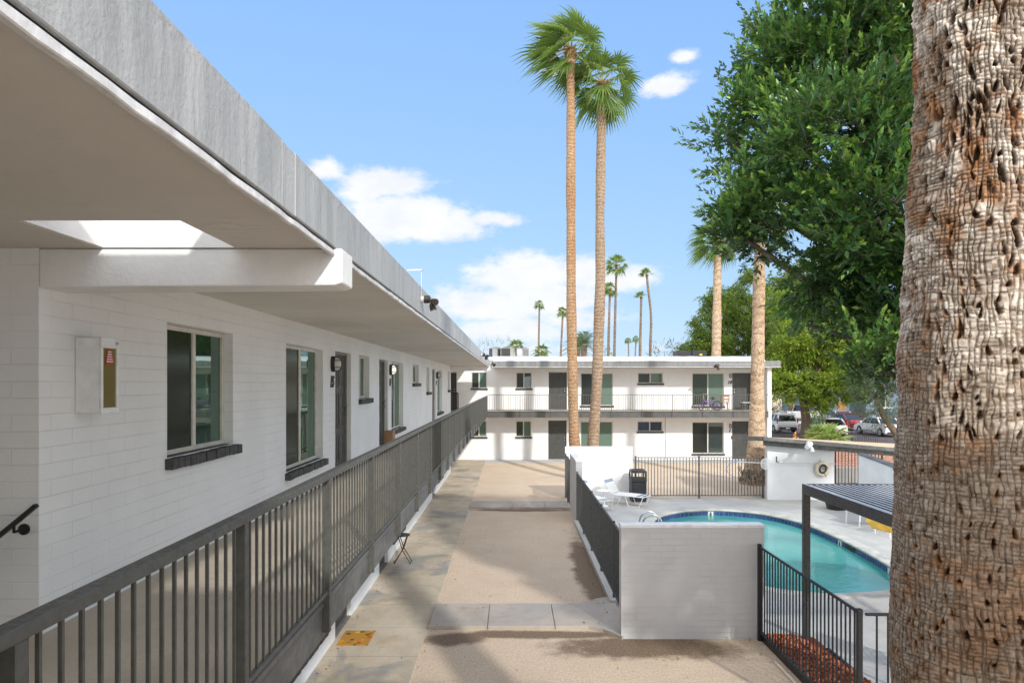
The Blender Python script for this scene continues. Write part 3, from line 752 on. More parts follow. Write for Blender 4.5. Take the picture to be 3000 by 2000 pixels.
# ------------------------------------------------------------------ far wing
DW = 37.2; FS = FX/DW; YF = 35.5; FF = FaceY(DW); ZG = 2.70
sx = lambda px: (px-1500)/FS
sz = lambda py: H-(py-1123)/FS
def z3(x, y): return sx(1350+.28697*x), sz(950+.28697*y)
def z7(x, y): return sx(1950+.22321*x), sz(1000+.22321*y)
def rect(fn, a, b, c, d): x0, z1 = fn(a, c); x1, z0 = fn(b, d); return x0, x1, z0, z1
far = thing('apartment_wing', 'white two storey wing across the end of the courtyard with a white roof', 'building', (6,38,0))
W = []
for up in (0, 1):
    y = lambda a, b: (a, b) if up else None
W = [('w',*rect(z3,108,265,490,650),'screen_far','glass_far'), ('w',*rect(z3,565,722,490,650),'screen','glass_dark'), ('d',*rect(z3,898,1083,487,868),1), ('w',*rect(z3,1225,1552,497,828),'screen','glass_far'),
     ('w',*rect(z3,1808,2062,495,600),'screen','glass_far'), ('w',*rect(z7,350,765,415,845),'screen_far','glass_far'), ('d',*rect(z7,875,1125,412,905),-1),
     ('w',*rect(z3,108,262,985,1145),'screen_far','glass_far'), ('w',*rect(z3,562,718,985,1145),'screen_far','glass_far'), ('d',*rect(z3,893,1080,980,1370),1), ('w',*rect(z3,1222,1550,990,1310),'glass_far','glass_far'),
     ('w',*rect(z3,1803,2058,988,1090),'glass_blue','glass_blue'), ('w',*rect(z7,350,765,1055,1470),'screen','glass_dark'), ('d',*rect(z7,872,1125,1045,1535),-1), ('d',-3.75,-3.02,2.70,4.75,1)]
XB = 13.62
w = MB(); wall_open(w, FF, -9, XB, 0, 5.0, [o[1:5] for o in W]); w.add([(XB,DW,0),(XB,48,0),(XB,48,5),(XB,DW,5)], [(0,1,2,3)])
obj('wall', w, M['block_far'], far)
for o in W:
    if o[0] == 'd': door(far, FF, *o[1:5], knob=o[5], dep=.07)
    else: window(far, FF, *o[1:5], left=o[5], right=o[6], dep=.06, fw=.04)
w = MB(); w.box(13.42, 35.85, 0, 13.63, DW-.002, 5.02); obj('wing_wall', w, M['block_far'], far)
s_ = MB(); s_.box(XE+.052, 35.72, 2.40, 13.41, DW-.002, ZG); obj('walkway_floor', s_, M['upper_floor'], far)
s_ = MB(); s_.box(XE+.052, 35.69, 2.37, 13.415, 35.718, ZG-.03); s_.box(XE+.052, 35.67, ZG-.028, 13.415, 35.718, ZG+.006)
obj('slab_edge', s_, M['slab_far'], far)
XRE = 13.95
r = MB(); r.add([(XR+.02,YF+.02,5.02),(XRE,YF+.02,5.02),(XRE,48,5.02),(XR+.02,48,5.02),(XR+.02,YF+.02,5.29),(XRE,YF+.02,5.29),(XRE,48,5.6),(XR+.02,48,5.6)], [(0,3,2,1),(0,1,5,4),(1,2,6,5),(2,3,7,6),(3,0,4,7)])
r.add([(-9,37.62,5.02),(XR+.02,37.62,5.02),(XR+.02,48,5.02),(-9,48,5.02)], [(0,3,2,1)])
obj('soffit', r, M['stucco'], far)
f = MB(); yb = [XR+.03, 2.3, 6.6, 10.1, XRE+.02]
for a, b in zip(yb[:-1], yb[1:]): f.box(a+.003, YF-.012, 5.015, b-.003, YF+.018, 5.32+random.uniform(-.006,.004))
f.box(XRE+.002, YF+.02, 5.015, XRE+.03, 47, 5.32)
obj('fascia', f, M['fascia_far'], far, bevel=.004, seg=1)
f = MB(); f.box(XR+.03, YF-.004, 4.99, XRE+.02, YF+.03, 5.012); obj('drip_edge', f, M['trim_white'], far)
r = MB(); ns = 40; top = []
xs = np.linspace(-1.0, 13.2, ns); prof = [(YF+.03,5.30),(YF+.16,5.40),(YF+.5,5.545),(YF+1.0,5.60),(41,5.62),(48,5.70)]
vs = [(x, y, z+(random.uniform(-.012,.012) if 0 < i < 4 else 0)) for x in xs for i, (y, z) in enumerate(prof)]
k = len(prof); fs = [(a*k+i, (a+1)*k+i, (a+1)*k+i+1, a*k+i+1) for a in range(ns-1) for i in range(k-1)]
r.add(vs, fs); r.box(13.2, YF+.03, 5.29, XRE, 48, 5.325); r.box(-9, 37.62, 5.27, -1.0, 48, 5.62)
r.add([(13.2,YF+.03,5.30),(13.2,YF+.16,5.40),(13.2,YF+.5,5.545),(13.2,YF+1.0,5.60),(13.2,48,5.70),(13.2,48,5.3)], [(0,5,4,3,2,1)])
obj('roof', r, M['coating'], far, smooth=40)
cd = MB(); cd.tube([(8.35,DW-.012,2.36),(8.35,DW-.012,1.1),(8.37,DW-.012,.9),(8.37,DW-.012,.02)], .012, 6); obj('cable', cd, M['jamb'], far)
fp = [sx(1350+.28697*q)*(35.7/DW) for q in (605, 917, 1230, 1538, 1848, 2158)]; fp += [fp[-1]+1.60, fp[-1]+3.2]
fence_run('railing', 'grey balcony railing across the upper storey of the far wing', 'railing', (XE+.06,35.66), (13.40,35.66), ZG-.03, 3.58,
          [p-(XE+.06) for p in fp if p < 13.3]+[12.1+.0*1]*0, M['rail_far'], bar=.015, pitch=.118, post=.032, zpost=2.38, cap=(.035,.03), botz=.11)
fence_run('railing', 'short dark railing in the shaded corner passage', 'railing', (-3.2,33.2), (-2.62,33.2), ZF, 3.72, [.0,.58], M['fence'], bar=.03, pitch=.06, post=.05)

# ------------------------------------------------------------------ lamps, numbers and floodlights
def wall_lamp(F, u, z, label, lens, flat=False):
    o = F.P(u, z, 0); t = thing('wall_lamp', label, 'lamp', o, group='wall lamps beside the doors')
    ry, rz_ = (.075, .125)
    def oval(d, k):
        return [F.P(u+ry*k*math.cos(a), z+rz_*k*math.sin(a), d) for a in np.linspace(0, 2*math.pi, 24, endpoint=False)]
    def stack(levels):
        mb = MB(); vs = [p for d, k in levels for p in oval(d, k)]; q = 24
        fs = [(i*q+j, i*q+(j+1) % q, (i+1)*q+(j+1) % q, (i+1)*q+j) for i in range(len(levels)-1) for j in range(q)]
        fs.append(tuple((len(levels)-1)*q+j for j in range(q))); mb.add(vs, fs); return mb
    obj('back_plate', stack([(.002,1),(.06,1),(.066,.93),(.066,.8)]), M['black'], t, smooth=40)
    obj('globe', stack([(.05,.85),(.10,.80),(.135,.6),(.15,.3),(.153,.05)]), lens, t, smooth=70)
    cg = MB()
    for k in (-.45, .45):
        cg.tube([F.P(u-ry*.82, z+rz_*k, .066), F.P(u-ry*.8, z+rz_*k, .12), F.P(u-ry*.3, z+rz_*k, .155), F.P(u+ry*.3, z+rz_*k, .155), F.P(u+ry*.8, z+rz_*k, .12), F.P(u+ry*.82, z+rz_*k, .066)], .007, 6)
    cg.tube([F.P(u, z-rz_*.85, .066), F.P(u, z-rz_*.75, .13), F.P(u, z-rz_*.3, .163), F.P(u, z+rz_*.3, .163), F.P(u, z+rz_*.75, .13), F.P(u, z+rz_*.85, .066)], .007, 6)
    obj('cage', cg, M['black'], t, smooth=50)
wall_lamp(FL, 10.86, 4.46, 'black caged oval lamp above the number 15', M['lens'])
wall_lamp(FL, 16.02, 4.47, 'black caged lamp with a painted glint on its globe above the number 14', M['lens_glint'])
wall_lamp(FL, 25.9, 4.46, 'black caged oval lamp above the number 13', M['lens'])
lx, lz_ = z7(853, 450); wall_lamp(FF, lx, lz_, 'black oval lamp above the number 10', M['lens'])
lx2, lz2 = z7(850, 1108); wall_lamp(FF, lx2, lz2, 'black oval lamp above the number 1', M['lens'])
def number(F, u, z, txt, size):
    mb = text_mb(txt, size, .006, .25, .012)
    o = F.P(u, z, .006)
    Mx = Matrix.Translation(o) @ (Matrix.Rotation(math.pi/2, 4, 'Z') if isinstance(F, FaceX) else Matrix()) @ Matrix.Rotation(math.pi/2, 4, 'X')
    tag(obj('house_number', xf(mb, Mx), M['sign_black']), 'black slanted door number reading '+txt, 'number sign', 'door numbers on the walls')
number(FL, 10.86, 4.17, '15', .24); number(FL, 16.02, 4.17, '14', .22); number(FL, 25.9, 4.17, '13', .22)
number(FF, *z7(838, 537), '10', .24); number(FF, *z7(838, 1170), '1', .24)
def floodlight(o, label, m_body, m_head, ax, sc=1., lens=None):
    """two heads on a round junction box; ax = outward direction"""
    t = thing('floodlight', label, 'floodlight', o, group='twin floodlights'); o = Vector(o); ax = Vector(ax); sd = Vector((-ax.y, ax.x, 0))
    q = lambda a, b, c: o+ax*a*sc+sd*b*sc+Vector((0,0,c*sc))
    obj('junction_box', MB().tube([q(.0,0,0), q(.055,0,0)], .062*sc, 16), M['ac_trim'], t, smooth=40)
    obj('base', MB().tube([q(.055,0,0), q(.15,0,0), q(.165,0,0)], [.07*sc, .07*sc, .04*sc], 16), m_body, t, smooth=40)
    for (dirn, nm) in (((.55,-.75,-.25), 0), ((.25,.1,-.95), 1)):
        d = (ax*dirn[0]+sd*dirn[1]+Vector((0,0,dirn[2]))).normalized()
        a = q(.17,0,-.02)+d*.03*sc
        hd = obj('lamp_head', MB().tube([a, a+d*.02*sc, a+d*.05*sc, a+d*.15*sc, a+d*.15*sc], [.012*sc, .03*sc, .05*sc, .062*sc, .05*sc], 16), m_head, t, smooth=40)
        obj('lens', MB().tube([a+d*.135*sc, a+d*.143*sc], .052*sc, 14), M['lens'] if lens is None else lens, hd, smooth=40)
    return t
floodlight((XR+.014,8.0,5.135), 'nearest bronze twin floodlight on the grey left fascia', M['dark_steel'], M['dark_steel'], (1,0,0), .66)
floodlight((XR+.014,23.6,5.14), 'middle bronze twin floodlight far along the left fascia', M['dark_steel'], M['dark_steel'], (1,0,0), .85)
floodlight((XR+.014,33.8,5.14), 'bronze twin floodlight at the inner corner of the fascias', M['dark_steel'], M['dark_steel'], (1,0,0), .85)
floodlight((sx(2099)*YF/DW,YF-.014,5.10), 'bronze twin floodlight with a conduit on the far fascia', M['dark_steel'], M['dark_steel'], (0,-1,0), 1.2)
a = thing('antenna', 'pale antenna with a flat head above the nearest floodlight', 'antenna', (XR+.02,7.98,5.2))
obj('mast', MB().tube([(XR+.02,7.98,5.17),(XR+.02,7.98,5.47)], .005, 8), M['ac_trim'], a, smooth=50)
obj('head', MB().prism([(-1.12,7.96),(-1.05,7.96),(-1.045,8.0),(-1.12,8.0),(-1.23,7.985)], 5.465, 5.482), M['ac_trim'], a, bevel=.003)
c = MB(); c.tube([(sx(2108)*YF/DW,YF-.03,5.125),(XRE-1.25,YF-.03,5.125),(XRE-1.1,YF-.03,5.17),(XRE-1.05,YF-.02,5.36),(XRE-1.3,YF+.3,5.5)], .014, 6); c.tube([(sx(2099)*YF/DW,YF-.03,5.15),(sx(2099)*YF/DW,YF-.03,5.36),(sx(2099)*YF/DW,YF+.3,5.52)], .01, 6)
tag(obj('conduit', c, M['ac_trim'], smooth=50), 'thin conduit pipe along the right end of the far fascia', 'conduit')

# ------------------------------------------------------------------ roof units
def ac_unit(x, y, w, h, mcab, grille, label, rz=0):
    t = thing('air_conditioner', label, 'air conditioner', (x, y, 5.62), rz, 'air conditioners on the far roof')
    c = MB(); b = w/2; c.box(-b,-b,0,b,b,.05); c.box(-b-.01,-b-.01,h-.05,b+.01,b+.01,h)
    for i in (-1, 1):
        for j in (-1, 1): c.box(i*b-.03*(i > 0), j*b-.03*(j > 0), .05, i*b+.03*(i < 0), j*b+.03*(j < 0), h-.05)
    c.box(-b+.015,-b+.02,.05,b-.02,b-.02,h-.05)
    if 'l' not in grille: c.box(-b,-b+.03,.05,-b+.015,b-.03,h-.05)
    obj('cabinet', c, mcab, t, local=True)
    g = MB(); k = int((h-.1)/.035)
    for i in range(k):
        z = .055+i*.035
        if 'f' in grille: g.box(-b+.03,-b+.002,z,b-.03,-b+.02,z+.022)
        if 'h' in grille: g.box(.0,-b+.002,z,b-.03,-b+.02,z+.022)
        if 'l' in grille: g.box(-b+.002,-b+.03,z,-b+.015,b-.03,z+.022)
    obj('grille', g, M['ac_black'] if mcab is not M['ac_grey'] or 'h' not in grille or 'l' in grille else M['jamb'], t, local=True)
    if 'h' in grille and 'l' not in grille:
        obj('service_panel', MB().box(-b+.04,-b-.02,.35*h,-b*.3,-b+.02,.88*h), M['white_metal'], t, local=True)
    f = MB(); f.lathe([(b*.8,0),(b*.8,.03),(b*.2,.05)], (0,0,h), 18); obj('fan_guard', f, M['ac_black'], t, smooth=40, local=True)
    return t
rx = lambda px, y: (px-1500)/2000*y
ac_unit(rx(1453,41), 41, .66, .66, M['ac_grey'], 'hl', 'grey roof unit with a white panel nearest the corner', .35)
ac_unit(rx(1487,40.6), 40.6, .64, .66, M['ac_beige'], 'f', 'beige roof unit with a black grille between the grey ones', -.35)
ac_unit(rx(1531,41), 41, .72, .64, M['ac_grey'], 'h', 'grey roof unit with a white box and ribbed side', .05)
ac_unit(rx(1996,41), 41, .80, .46, M['black'], 'f', 'black roof unit, left of the pair beside the tall palm', 0)
a5 = ac_unit(rx(2044,41), 41, .80, .46, M['black'], 'f', 'black roof unit with a yellow sticker beside the tall palm', 0)
obj('sticker', MB().box(.0,-.425,.20,.16,-.405,.29), M['yellow'], a5, local=True)
ac_unit(rx(1800,45), 45, .5, .2, M['ac_grey'], 'f', 'low grey roof vent box behind the twin palms', 0)
ac_unit(rx(1833,45), 45, .62, .22, M['ac_grey'], 'f', 'low dark grey roof box right of the twin palms', 0)

# ------------------------------------------------------------------ walkway objects
t = thing('door_mat', 'orange autumn leaf doormat on the ground walkway', 'doormat', (-2.5,11.1,.012))
obj('mat', MB().box(-2.78,10.78,.013,-2.28,11.42,.026), M['rug'], t, bevel=.006)
t = thing('folding_stool', 'black folding stool with crossed legs against the left wall', 'stool', (-2.52,15.8,.012))
obj('seat', MB().lathe([(.12,.62),(.155,.625),(.16,.64),(.155,.655),(.03,.66)], (-2.52,15.8,.012), 22), M['black'], t, smooth=40)
for s in (-1, 1):
    for q in (-1, 1): obj('leg', MB().tube([(-2.52+s*.19,15.8+q*.12,.012),(-2.52,15.8+q*.11,.33),(-2.52-s*.10,15.8+q*.10,.64)], .011, 8), M['black'], t, smooth=50)
obj('stretcher', MB().tube([(-2.71,15.68,.035),(-2.71,15.92,.035)], .009, 6).tube([(-2.33,15.68,.035),(-2.33,15.92,.035)], .009, 6), M['black'], t)
t = thing('cardboard_box', 'tall brown cardboard box standing by the second door', 'box', (-2.74,15.3,ZF))
obj('carton', MB().box(-2.84,15.12,ZF+.002,-2.64,15.42,3.10), M['cardboard'], t, bevel=.004)
obj('tape', MB().box(-2.839,15.25,3.10,-2.641,15.29,3.103), M['ring'], t)

# bicycle, chair and table on the far balcony
def bike(label):
    t = thing('bicycle', label, 'bicycle', (10.52,36.45,ZG+.002))
    B = lambda x, z, y=0: (10.52+x, 36.45+y, ZG+.002+z)
    def wheel(cx, yaw):
        w = MB(); r = .245; dx, dy = math.cos(yaw), math.sin(yaw)
        pts = [B(cx+r*math.cos(a)*dx, .26+r*math.sin(a), r*math.cos(a)*dy) for a in np.linspace(0, 2*math.pi, 28, endpoint=False)]
        w.tube(pts, .022, 8, closed=True); o = obj('wheel', w, M['rubber'], t, smooth=60)
        rm = MB(); pts = [B(cx+.21*math.cos(a)*dx, .26+.21*math.sin(a), .21*math.cos(a)*dy) for a in np.linspace(0, 2*math.pi, 28, endpoint=False)]
        rm.tube(pts, .012, 6, closed=True)
        for a in np.linspace(0, 2*math.pi, 14, endpoint=False): rm.tube([B(cx,.26), B(cx+.21*math.cos(a)*dx, .26+.21*math.sin(a), .21*math.cos(a)*dy)], .0025, 4)
        obj('rim', rm, M['purple'], o, smooth=60)
    wheel(-.42, .7); wheel(.44, 0)
    f = MB(); hd, hb, bb, st_, ax = B(-.27,.60), B(-.25,.52), B(.06,.29), B(.17,.56), B(.44,.26)
    for a, b, r_ in ((hd,hb,.022),(hb,bb,.02),(B(-.26,.55),B(.13,.44),.02),(bb,st_,.018),(bb,ax,.012),(B(.14,.50),ax,.011)): f.tube([a, b], r_, 8)
    f.tube([hb, B(-.36,.40), B(-.42,.26)], .015, 8); obj('frame', f, M['purple'], t, smooth=50)
    h = MB(); h.tube([hd, B(-.30,.86)], .013, 8); h.tube([B(-.24,.90,-.26), B(-.30,.90,-.12), B(-.31,.86,0), B(-.30,.90,.12), B(-.24,.90,.26)], .012, 8); obj('handlebar', h, M['steel'], t, smooth=50)
    g_ = MB(); g_.tube([B(-.24,.90,-.16), B(-.20,.905,-.30)], .017, 8); g_.tube([B(-.24,.90,.16), B(-.20,.905,.30)], .017, 8); obj('grips', g_, M['pink'], t, smooth=50)
    s = MB(); s.tube([st_, B(.18,.64)], .012, 8); s.tube([B(.05,.66),B(.12,.665),B(.22,.67),B(.30,.66)], [.02,.035,.07,.06], 10); obj('saddle', s, M['black'], t, smooth=60)
    c = MB(); c.lathe([(.06,-.01),(.06,.01)], bb, 14, axis='y'); c.tube([B(.06,.29,-.08), B(.13,.19,-.08)], .009, 6); c.tube([B(.06,.29,.08), B(-.01,.39,.08)], .009, 6); c.box(*B(.09,.175,-.14), *B(.17,.195,-.06)); obj('crank', c, M['black'], t, smooth=40)
    return t
bike('purple child bicycle leaning behind the far balcony railing')
t = thing('folding_chair', 'orange brown wooden folding chair beside the purple bicycle', 'chair', (11.38,36.6,ZG))
bx, by, bz = 11.38, 36.6, ZG+.002
for s in (-1, 1):
    obj('leg', MB().bar((bx+s*.2,by+.2,bz),(bx+s*.2,by-.22,bz+.84),.03,.04), M['wood'], t, bevel=.004)
    obj('leg', MB().bar((bx+s*.17,by-.2,bz),(bx+s*.17,by+.18,bz+.46),.03,.04), M['wood'], t, bevel=.004)
s = MB()
for k in range(5): s.box(bx-.19,by-.16+k*.075,bz+.44,bx+.19,by-.10+k*.075,bz+.46)
obj('seat', s, M['wood'], t)
s = MB(); s.box(bx-.2,by-.235,bz+.74,bx+.2,by-.212,bz+.84); s.box(bx-.2,by-.19,bz+.57,bx+.2,by-.165,bz+.64); obj('backrest', s, M['wood'], t)
t = thing('side_table', 'small white slatted table behind the balcony palm trunk', 'table', (12.55,36.5,ZG))
obj('tabletop', MB().box(12.28,36.3,ZG+.42,12.82,36.75,ZG+.45), M['white_metal'], t, bevel=.006)
for i in (12.32, 12.78):
    for j in (36.34, 36.71): obj('leg', MB().bar((i,j,ZG+.002),(i,j,ZG+.42),.025), M['fence'], t)

# ------------------------------------------------------------------ pool enclosure
def wallbox(label, x0, y0, x1, y1, h, m, cap=True):
    t = thing('garden_wall', label, 'wall', ((x0+x1)/2, (y0+y1)/2, 0))
    obj('block_work', MB().box(x0,y0,-.1,x1,y1,h-.06 if cap else h), m, t)
    if cap: obj('cap', MB().box(x0-.012,y0-.012,h-.06,x1+.012,y1+.012,h), M['coping_white'], t, bevel=.012)
    return t
M['coping_white'] = simple('white_cap_paint', (.78,.78,.79), .6, var=.1, vs=6, bs=30, bd=.006)
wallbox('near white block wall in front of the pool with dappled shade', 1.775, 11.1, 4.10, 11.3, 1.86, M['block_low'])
wallbox('far white block wall behind the loungers and the bin', 1.92, 24.6, 4.34, 24.8, 1.87, M['white_low'], False)
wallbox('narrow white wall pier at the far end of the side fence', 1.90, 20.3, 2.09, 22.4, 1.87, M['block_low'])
k = MB(); k.box(1.83, 12.75, -.1, 2.03, 20.28, .11)
tag(obj('kerb', k, M['kerb'], bevel=.012), kind='structure')
fence_run('fence', 'dark fence along the kerb between the two white walls', 'fence', (1.93,20.28), (1.93,11.32), .10, 1.52, [.05,1.9,3.75,5.55,7.35,8.85], M['fence_grey'], bar=.016, pitch=.10, post=.045, zpost=.02, cap=(.035,.035), botz=.10, ptop=.03)
gt = fence_run('gate', 'narrow dark gate between the wall pier and the far wall', 'gate', (1.93,22.43), (1.93,24.58), .06, 1.60, [.03,1.1,2.1], M['fence_grey'], bar=.016, pitch=.10, post=.05, zpost=.05, cap=(.04,.04), botz=.08, ptop=.04)
fence_run('fence', 'dark see through fence between the bin and the pool house', 'fence', (4.42,24.6), (9.07,24.6), .03, 1.50, [.03,2.32,4.62], M['fence_grey'], bar=.024, pitch=.112, post=.06, zpost=.0, cap=(.03,.03), botz=.09, ptop=.04)
fence_run('fence', 'black fence beside the red rock bed in the right foreground', 'fence', (4.0,11.06), (4.0,7.83), .03, 1.53, [.03,3.2], M['fence'], bar=.017, pitch=.108, post=.055, zpost=.0, cap=(.032,.03), botz=.12, ptop=.03)
fence_run('fence', 'black fence running right behind the large palm trunk', 'fence', (4.04,7.80), (9.5,7.80), .03, 1.53, [1.8,3.6,5.4], M['fence'], bar=.017, pitch=.13, post=.05, zpost=.0, cap=(.032,.03), botz=.12)
# rock bed
rb = MB(); rb.box(4.03,7.86,-.05,4.09,11.2,.12); rb.box(4.88,7.93,-.05,4.93,10.6,.06)
tag(obj('edging', rb, M['fence'], bevel=.01), kind='structure')
nb = 3000; pts = np.stack([rng.uniform(4.08,4.93,nb), rng.uniform(7.95,11.15,nb), rng.uniform(.035,.075,nb)], 1)
keep = pts[:,0] < 4.92-.30*np.clip((pts[:,1]-9.6)/1.5, 0, 1); pts = pts[keep]
ico = bmesh.new(); bmesh.ops.create_icosphere(ico, subdivisions=1, radius=1); iv = np.array([v.co[:] for v in ico.verts]); ifc = np.array([[v.index for v in f.verts] for f in ico.faces]); ico.free()
nb = len(pts); sc = rng.uniform(.012,.030,(nb,1,1))*rng.uniform(.6,1.3,(nb,1,3)); V = (iv[None]*(1+rng.uniform(-.25,.25,(nb,len(iv),1))))*sc+pts[:,None]
Fq = (ifc[None]+(np.arange(nb)*len(iv))[:,None,None]).reshape(-1,3)
me = bpy.data.meshes.new('red_gravel'); me.from_pydata(V.reshape(-1,3).tolist(), [], Fq.tolist())
at = me.attributes.new('var', 'FLOAT', 'FACE'); at.data.foreach_set('value', np.repeat(rng.random(nb), len(ifc)).astype(np.float32))
tag(link_mesh('red_gravel', me, M['lava']), 'red lava rock spread behind the black fence', 'gravel', kind='stuff')
g = MB(); g.box(4.09,7.93,.0,4.9,11.1,.036); tag(obj('planting_bed', g, M['lava']), kind='structure')

# pergola
pg = thing('pergola', 'black slatted pergola standing at the near corner of the pool', 'pergola', (6.3,9.7,0))
PX0, PX1, PY0, PY1, PZ = 4.72, 8.3, 8.35, 11.12, 2.52
for x, y in ((PX0+.05,PY1-.05),(PX0+.05,PY0+.05),(PX1-.05,PY1-.05),(PX1-.05,PY0+.05)):
    p = obj('post', MB().box(x-.05,y-.05,.02,x+.05,y+.05,PZ-.16), M['pergola'], pg, bevel=.006)
    obj('foot_plate', MB().box(x-.09,y-.09,.02,x+.09,y+.09,.034), M['pergola'], p)
b = MB(); b.box(PX0,PY0,PZ-.16,PX0+.06,PY1,PZ); b.box(PX1-.06,PY0,PZ-.16,PX1,PY1,PZ); b.box(PX0+.06,PY1-.06,PZ-.16,PX1-.06,PY1,PZ); b.box(PX0+.06,PY0,PZ-.16,PX1-.06,PY0+.06,PZ)
obj('beam', b, M['pergola'], pg, bevel=.006)
s = MB(); q = int((PX1-PX0-.16)/.098)
for i in range(q):
    x = PX0+.09+i*.098; s.add([(x,PY0+.06,PZ-.075),(x+.03,PY0+.06,PZ-.075),(x+.03,PY0+.06,PZ-.005),(x,PY0+.06,PZ-.012),(x,PY1-.06,PZ-.075),(x+.03,PY1-.06,PZ-.075),(x+.03,PY1-.06,PZ-.005),(x,PY1-.06,PZ-.012)],
        [(0,1,2,3),(7,6,5,4),(0,4,5,1),(1,5,6,2),(3,7,4,0)])
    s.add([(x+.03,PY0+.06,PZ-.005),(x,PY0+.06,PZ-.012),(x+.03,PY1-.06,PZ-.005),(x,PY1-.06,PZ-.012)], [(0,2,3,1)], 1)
obj('slats', s, [M['pergola'], M['pergola_sheen']], pg)
s = MB(); s.box(PX0+.004,PY0+.004,PZ,PX0+.056,PY1-.004,PZ+.004); obj('sheen_strip', s, M['pergola_sheen'], pg)  # pale strip painted along the beam top for its sky reflection

# loungers
def lounger(loc, heading, label, stripe):
    """axis local +x from head to foot"""
    t = thing('sun_lounger', label, 'sun lounger', (*loc, .022), heading, 'strap sun loungers')
    W = .31; Ls = 1.15; hs = .36; bt = .62; an = R(58)
    hx, hz = -.02, hs
    top = (hx-bt*math.cos(an), hz+bt*math.sin(an))
    f = MB()
    for s in (-1, 1): f.tube([(hx,s*W,hs),(Ls-.05,s*W,hs),(Ls,s*(W-.04),hs)], .014, 8)
    f.tube([(Ls,-W+.04,hs),(Ls,W-.04,hs)], .014, 8)
    f.tube([(hx,-W,hs),(top[0],-W,top[1]-.06),(top[0]-.03,-W+.07,top[1]),(top[0]-.03,W-.07,top[1]),(top[0],W,top[1]-.06),(hx,W,hs)], .014, 8)
    obj('frame', f, M['white_metal'], t, smooth=60, local=True)
    for s in (-1, 1):
        l = MB(); l.tube([(Ls-.02,s*W,hs),(Ls-.17,s*(W-.01),.015),(Ls-.55,s*(W-.01),.015),(Ls-.68,s*W,hs)], .013, 8); obj('leg', l, M['white_metal'], t, smooth=60, local=True)
        l = MB(); l.tube([(hx+.34,s*W,hs),(hx+.22,s*(W-.01),.015),(hx-.12,s*(W-.01),.015),(hx-.22,s*W,hs+.30)], .013, 8); obj('leg', l, M['white_metal'], t, smooth=60, local=True)
    st = MB(); sb = MB(); hb = MB(); bt_ = MB(); k = 19
    for i in range(k):
        x = hx+.03+i*(Ls-.06)/k; (sb if i >= k-4 and i != k-2 else st).box(x,-W,hs+.008,x+.046,W,hs+.016)
    for i in range(10):
        a0 = .04+i*.057; c0, c1 = a0, a0+.044
        A = lambda q, y, o_: (hx-q*math.cos(an)+o_*math.sin(an), y, hz+q*math.sin(an)+o_*math.cos(an))
        tgt = hb if i in (7, 8) else bt_
        tgt.add([A(c0,-W,.015),A(c0,W,.015),A(c1,W,.015),A(c1,-W,.015),A(c0,-W,.007),A(c0,W,.007),A(c1,W,.007),A(c1,-W,.007)], [(0,1,2,3),(7,6,5,4),(0,4,5,1),(1,5,6,2),(2,6,7,3),(3,7,4,0)])
    obj('seat_straps', st, M['white_strap'], t, local=True); obj('back_straps', bt_, M['white_strap'], t, local=True); obj('foot_straps', sb, stripe, t, local=True); obj('head_straps', hb, stripe, t, local=True)
    return t
def place(head, foot, label, stripe):
    a = math.atan2(foot[1]-head[1], foot[0]-head[0]); d = Vector((math.cos(a), math.sin(a)))
    p = Vector(foot)-d*1.15; return lounger((p.x, p.y), a, label, stripe)
place((3.1,23.75), (4.52,22.80), 'white and blue strap lounger nearer the black bin', M['blue_strap'])
place((2.3,23.2), (3.02,21.95), 'white and blue strap lounger nearer the side fence', M['blue_strap'])
lounger((5.95,9.55), R(-12), 'white and navy strap lounger behind the right foreground fence', M['navy_strap'])
t = thing('side_table', 'small round white table between the two loungers', 'table', (3.10,23.02,.02))
obj('tabletop', MB().lathe([(.05,.50),(.23,.505),(.25,.52),(.24,.535),(.02,.54)], (3.10,23.02,.02), 24), M['white_metal'], t, smooth=40)
obj('pedestal', MB().lathe([(.16,0),(.15,.02),(.03,.05),(.03,.5)], (3.10,23.02,.022), 18), M['white_metal'], t, smooth=40)
# bin
t = thing('litter_bin', 'square black litter bin with a hooded lid at the end of the far wall', 'bin', (4.43,24.05,.02))
bx, by = 4.43, 24.05; hw = .27
b = MB(); b.prism([(bx-hw*.9,by-hw*.9),(bx+hw*.9,by-hw*.9),(bx+hw*.9,by+hw*.9),(bx-hw*.9,by+hw*.9)], .022, .08); b.box(bx-hw*.97,by-hw*.97,.08,bx+hw*.97,by+hw*.97,.70); b.box(bx-hw,by-hw,.715,bx+hw,by+hw,.84)
b.box(bx-hw*.7,by-hw*1.0,.14,bx+hw*.7,by-hw*.96,.64)
obj('body', b, M['black'], t, bevel=.015)
b = MB()
for i in (-1, 1):
    for j in (-1, 1): b.box(bx+i*hw-.05*(i > 0), by+j*hw-.05*(j > 0), .84, bx+i*hw+.05*(i < 0), by+j*hw+.05*(j < 0), 1.03)
b.box(bx-hw,by-hw,1.03,bx+hw,by+hw,1.10); b.box(bx-hw*.85,by-hw*.85,1.10,bx+hw*.85,by+hw*.85,1.13)
obj('lid', b, M['black'], t, bevel=.015)
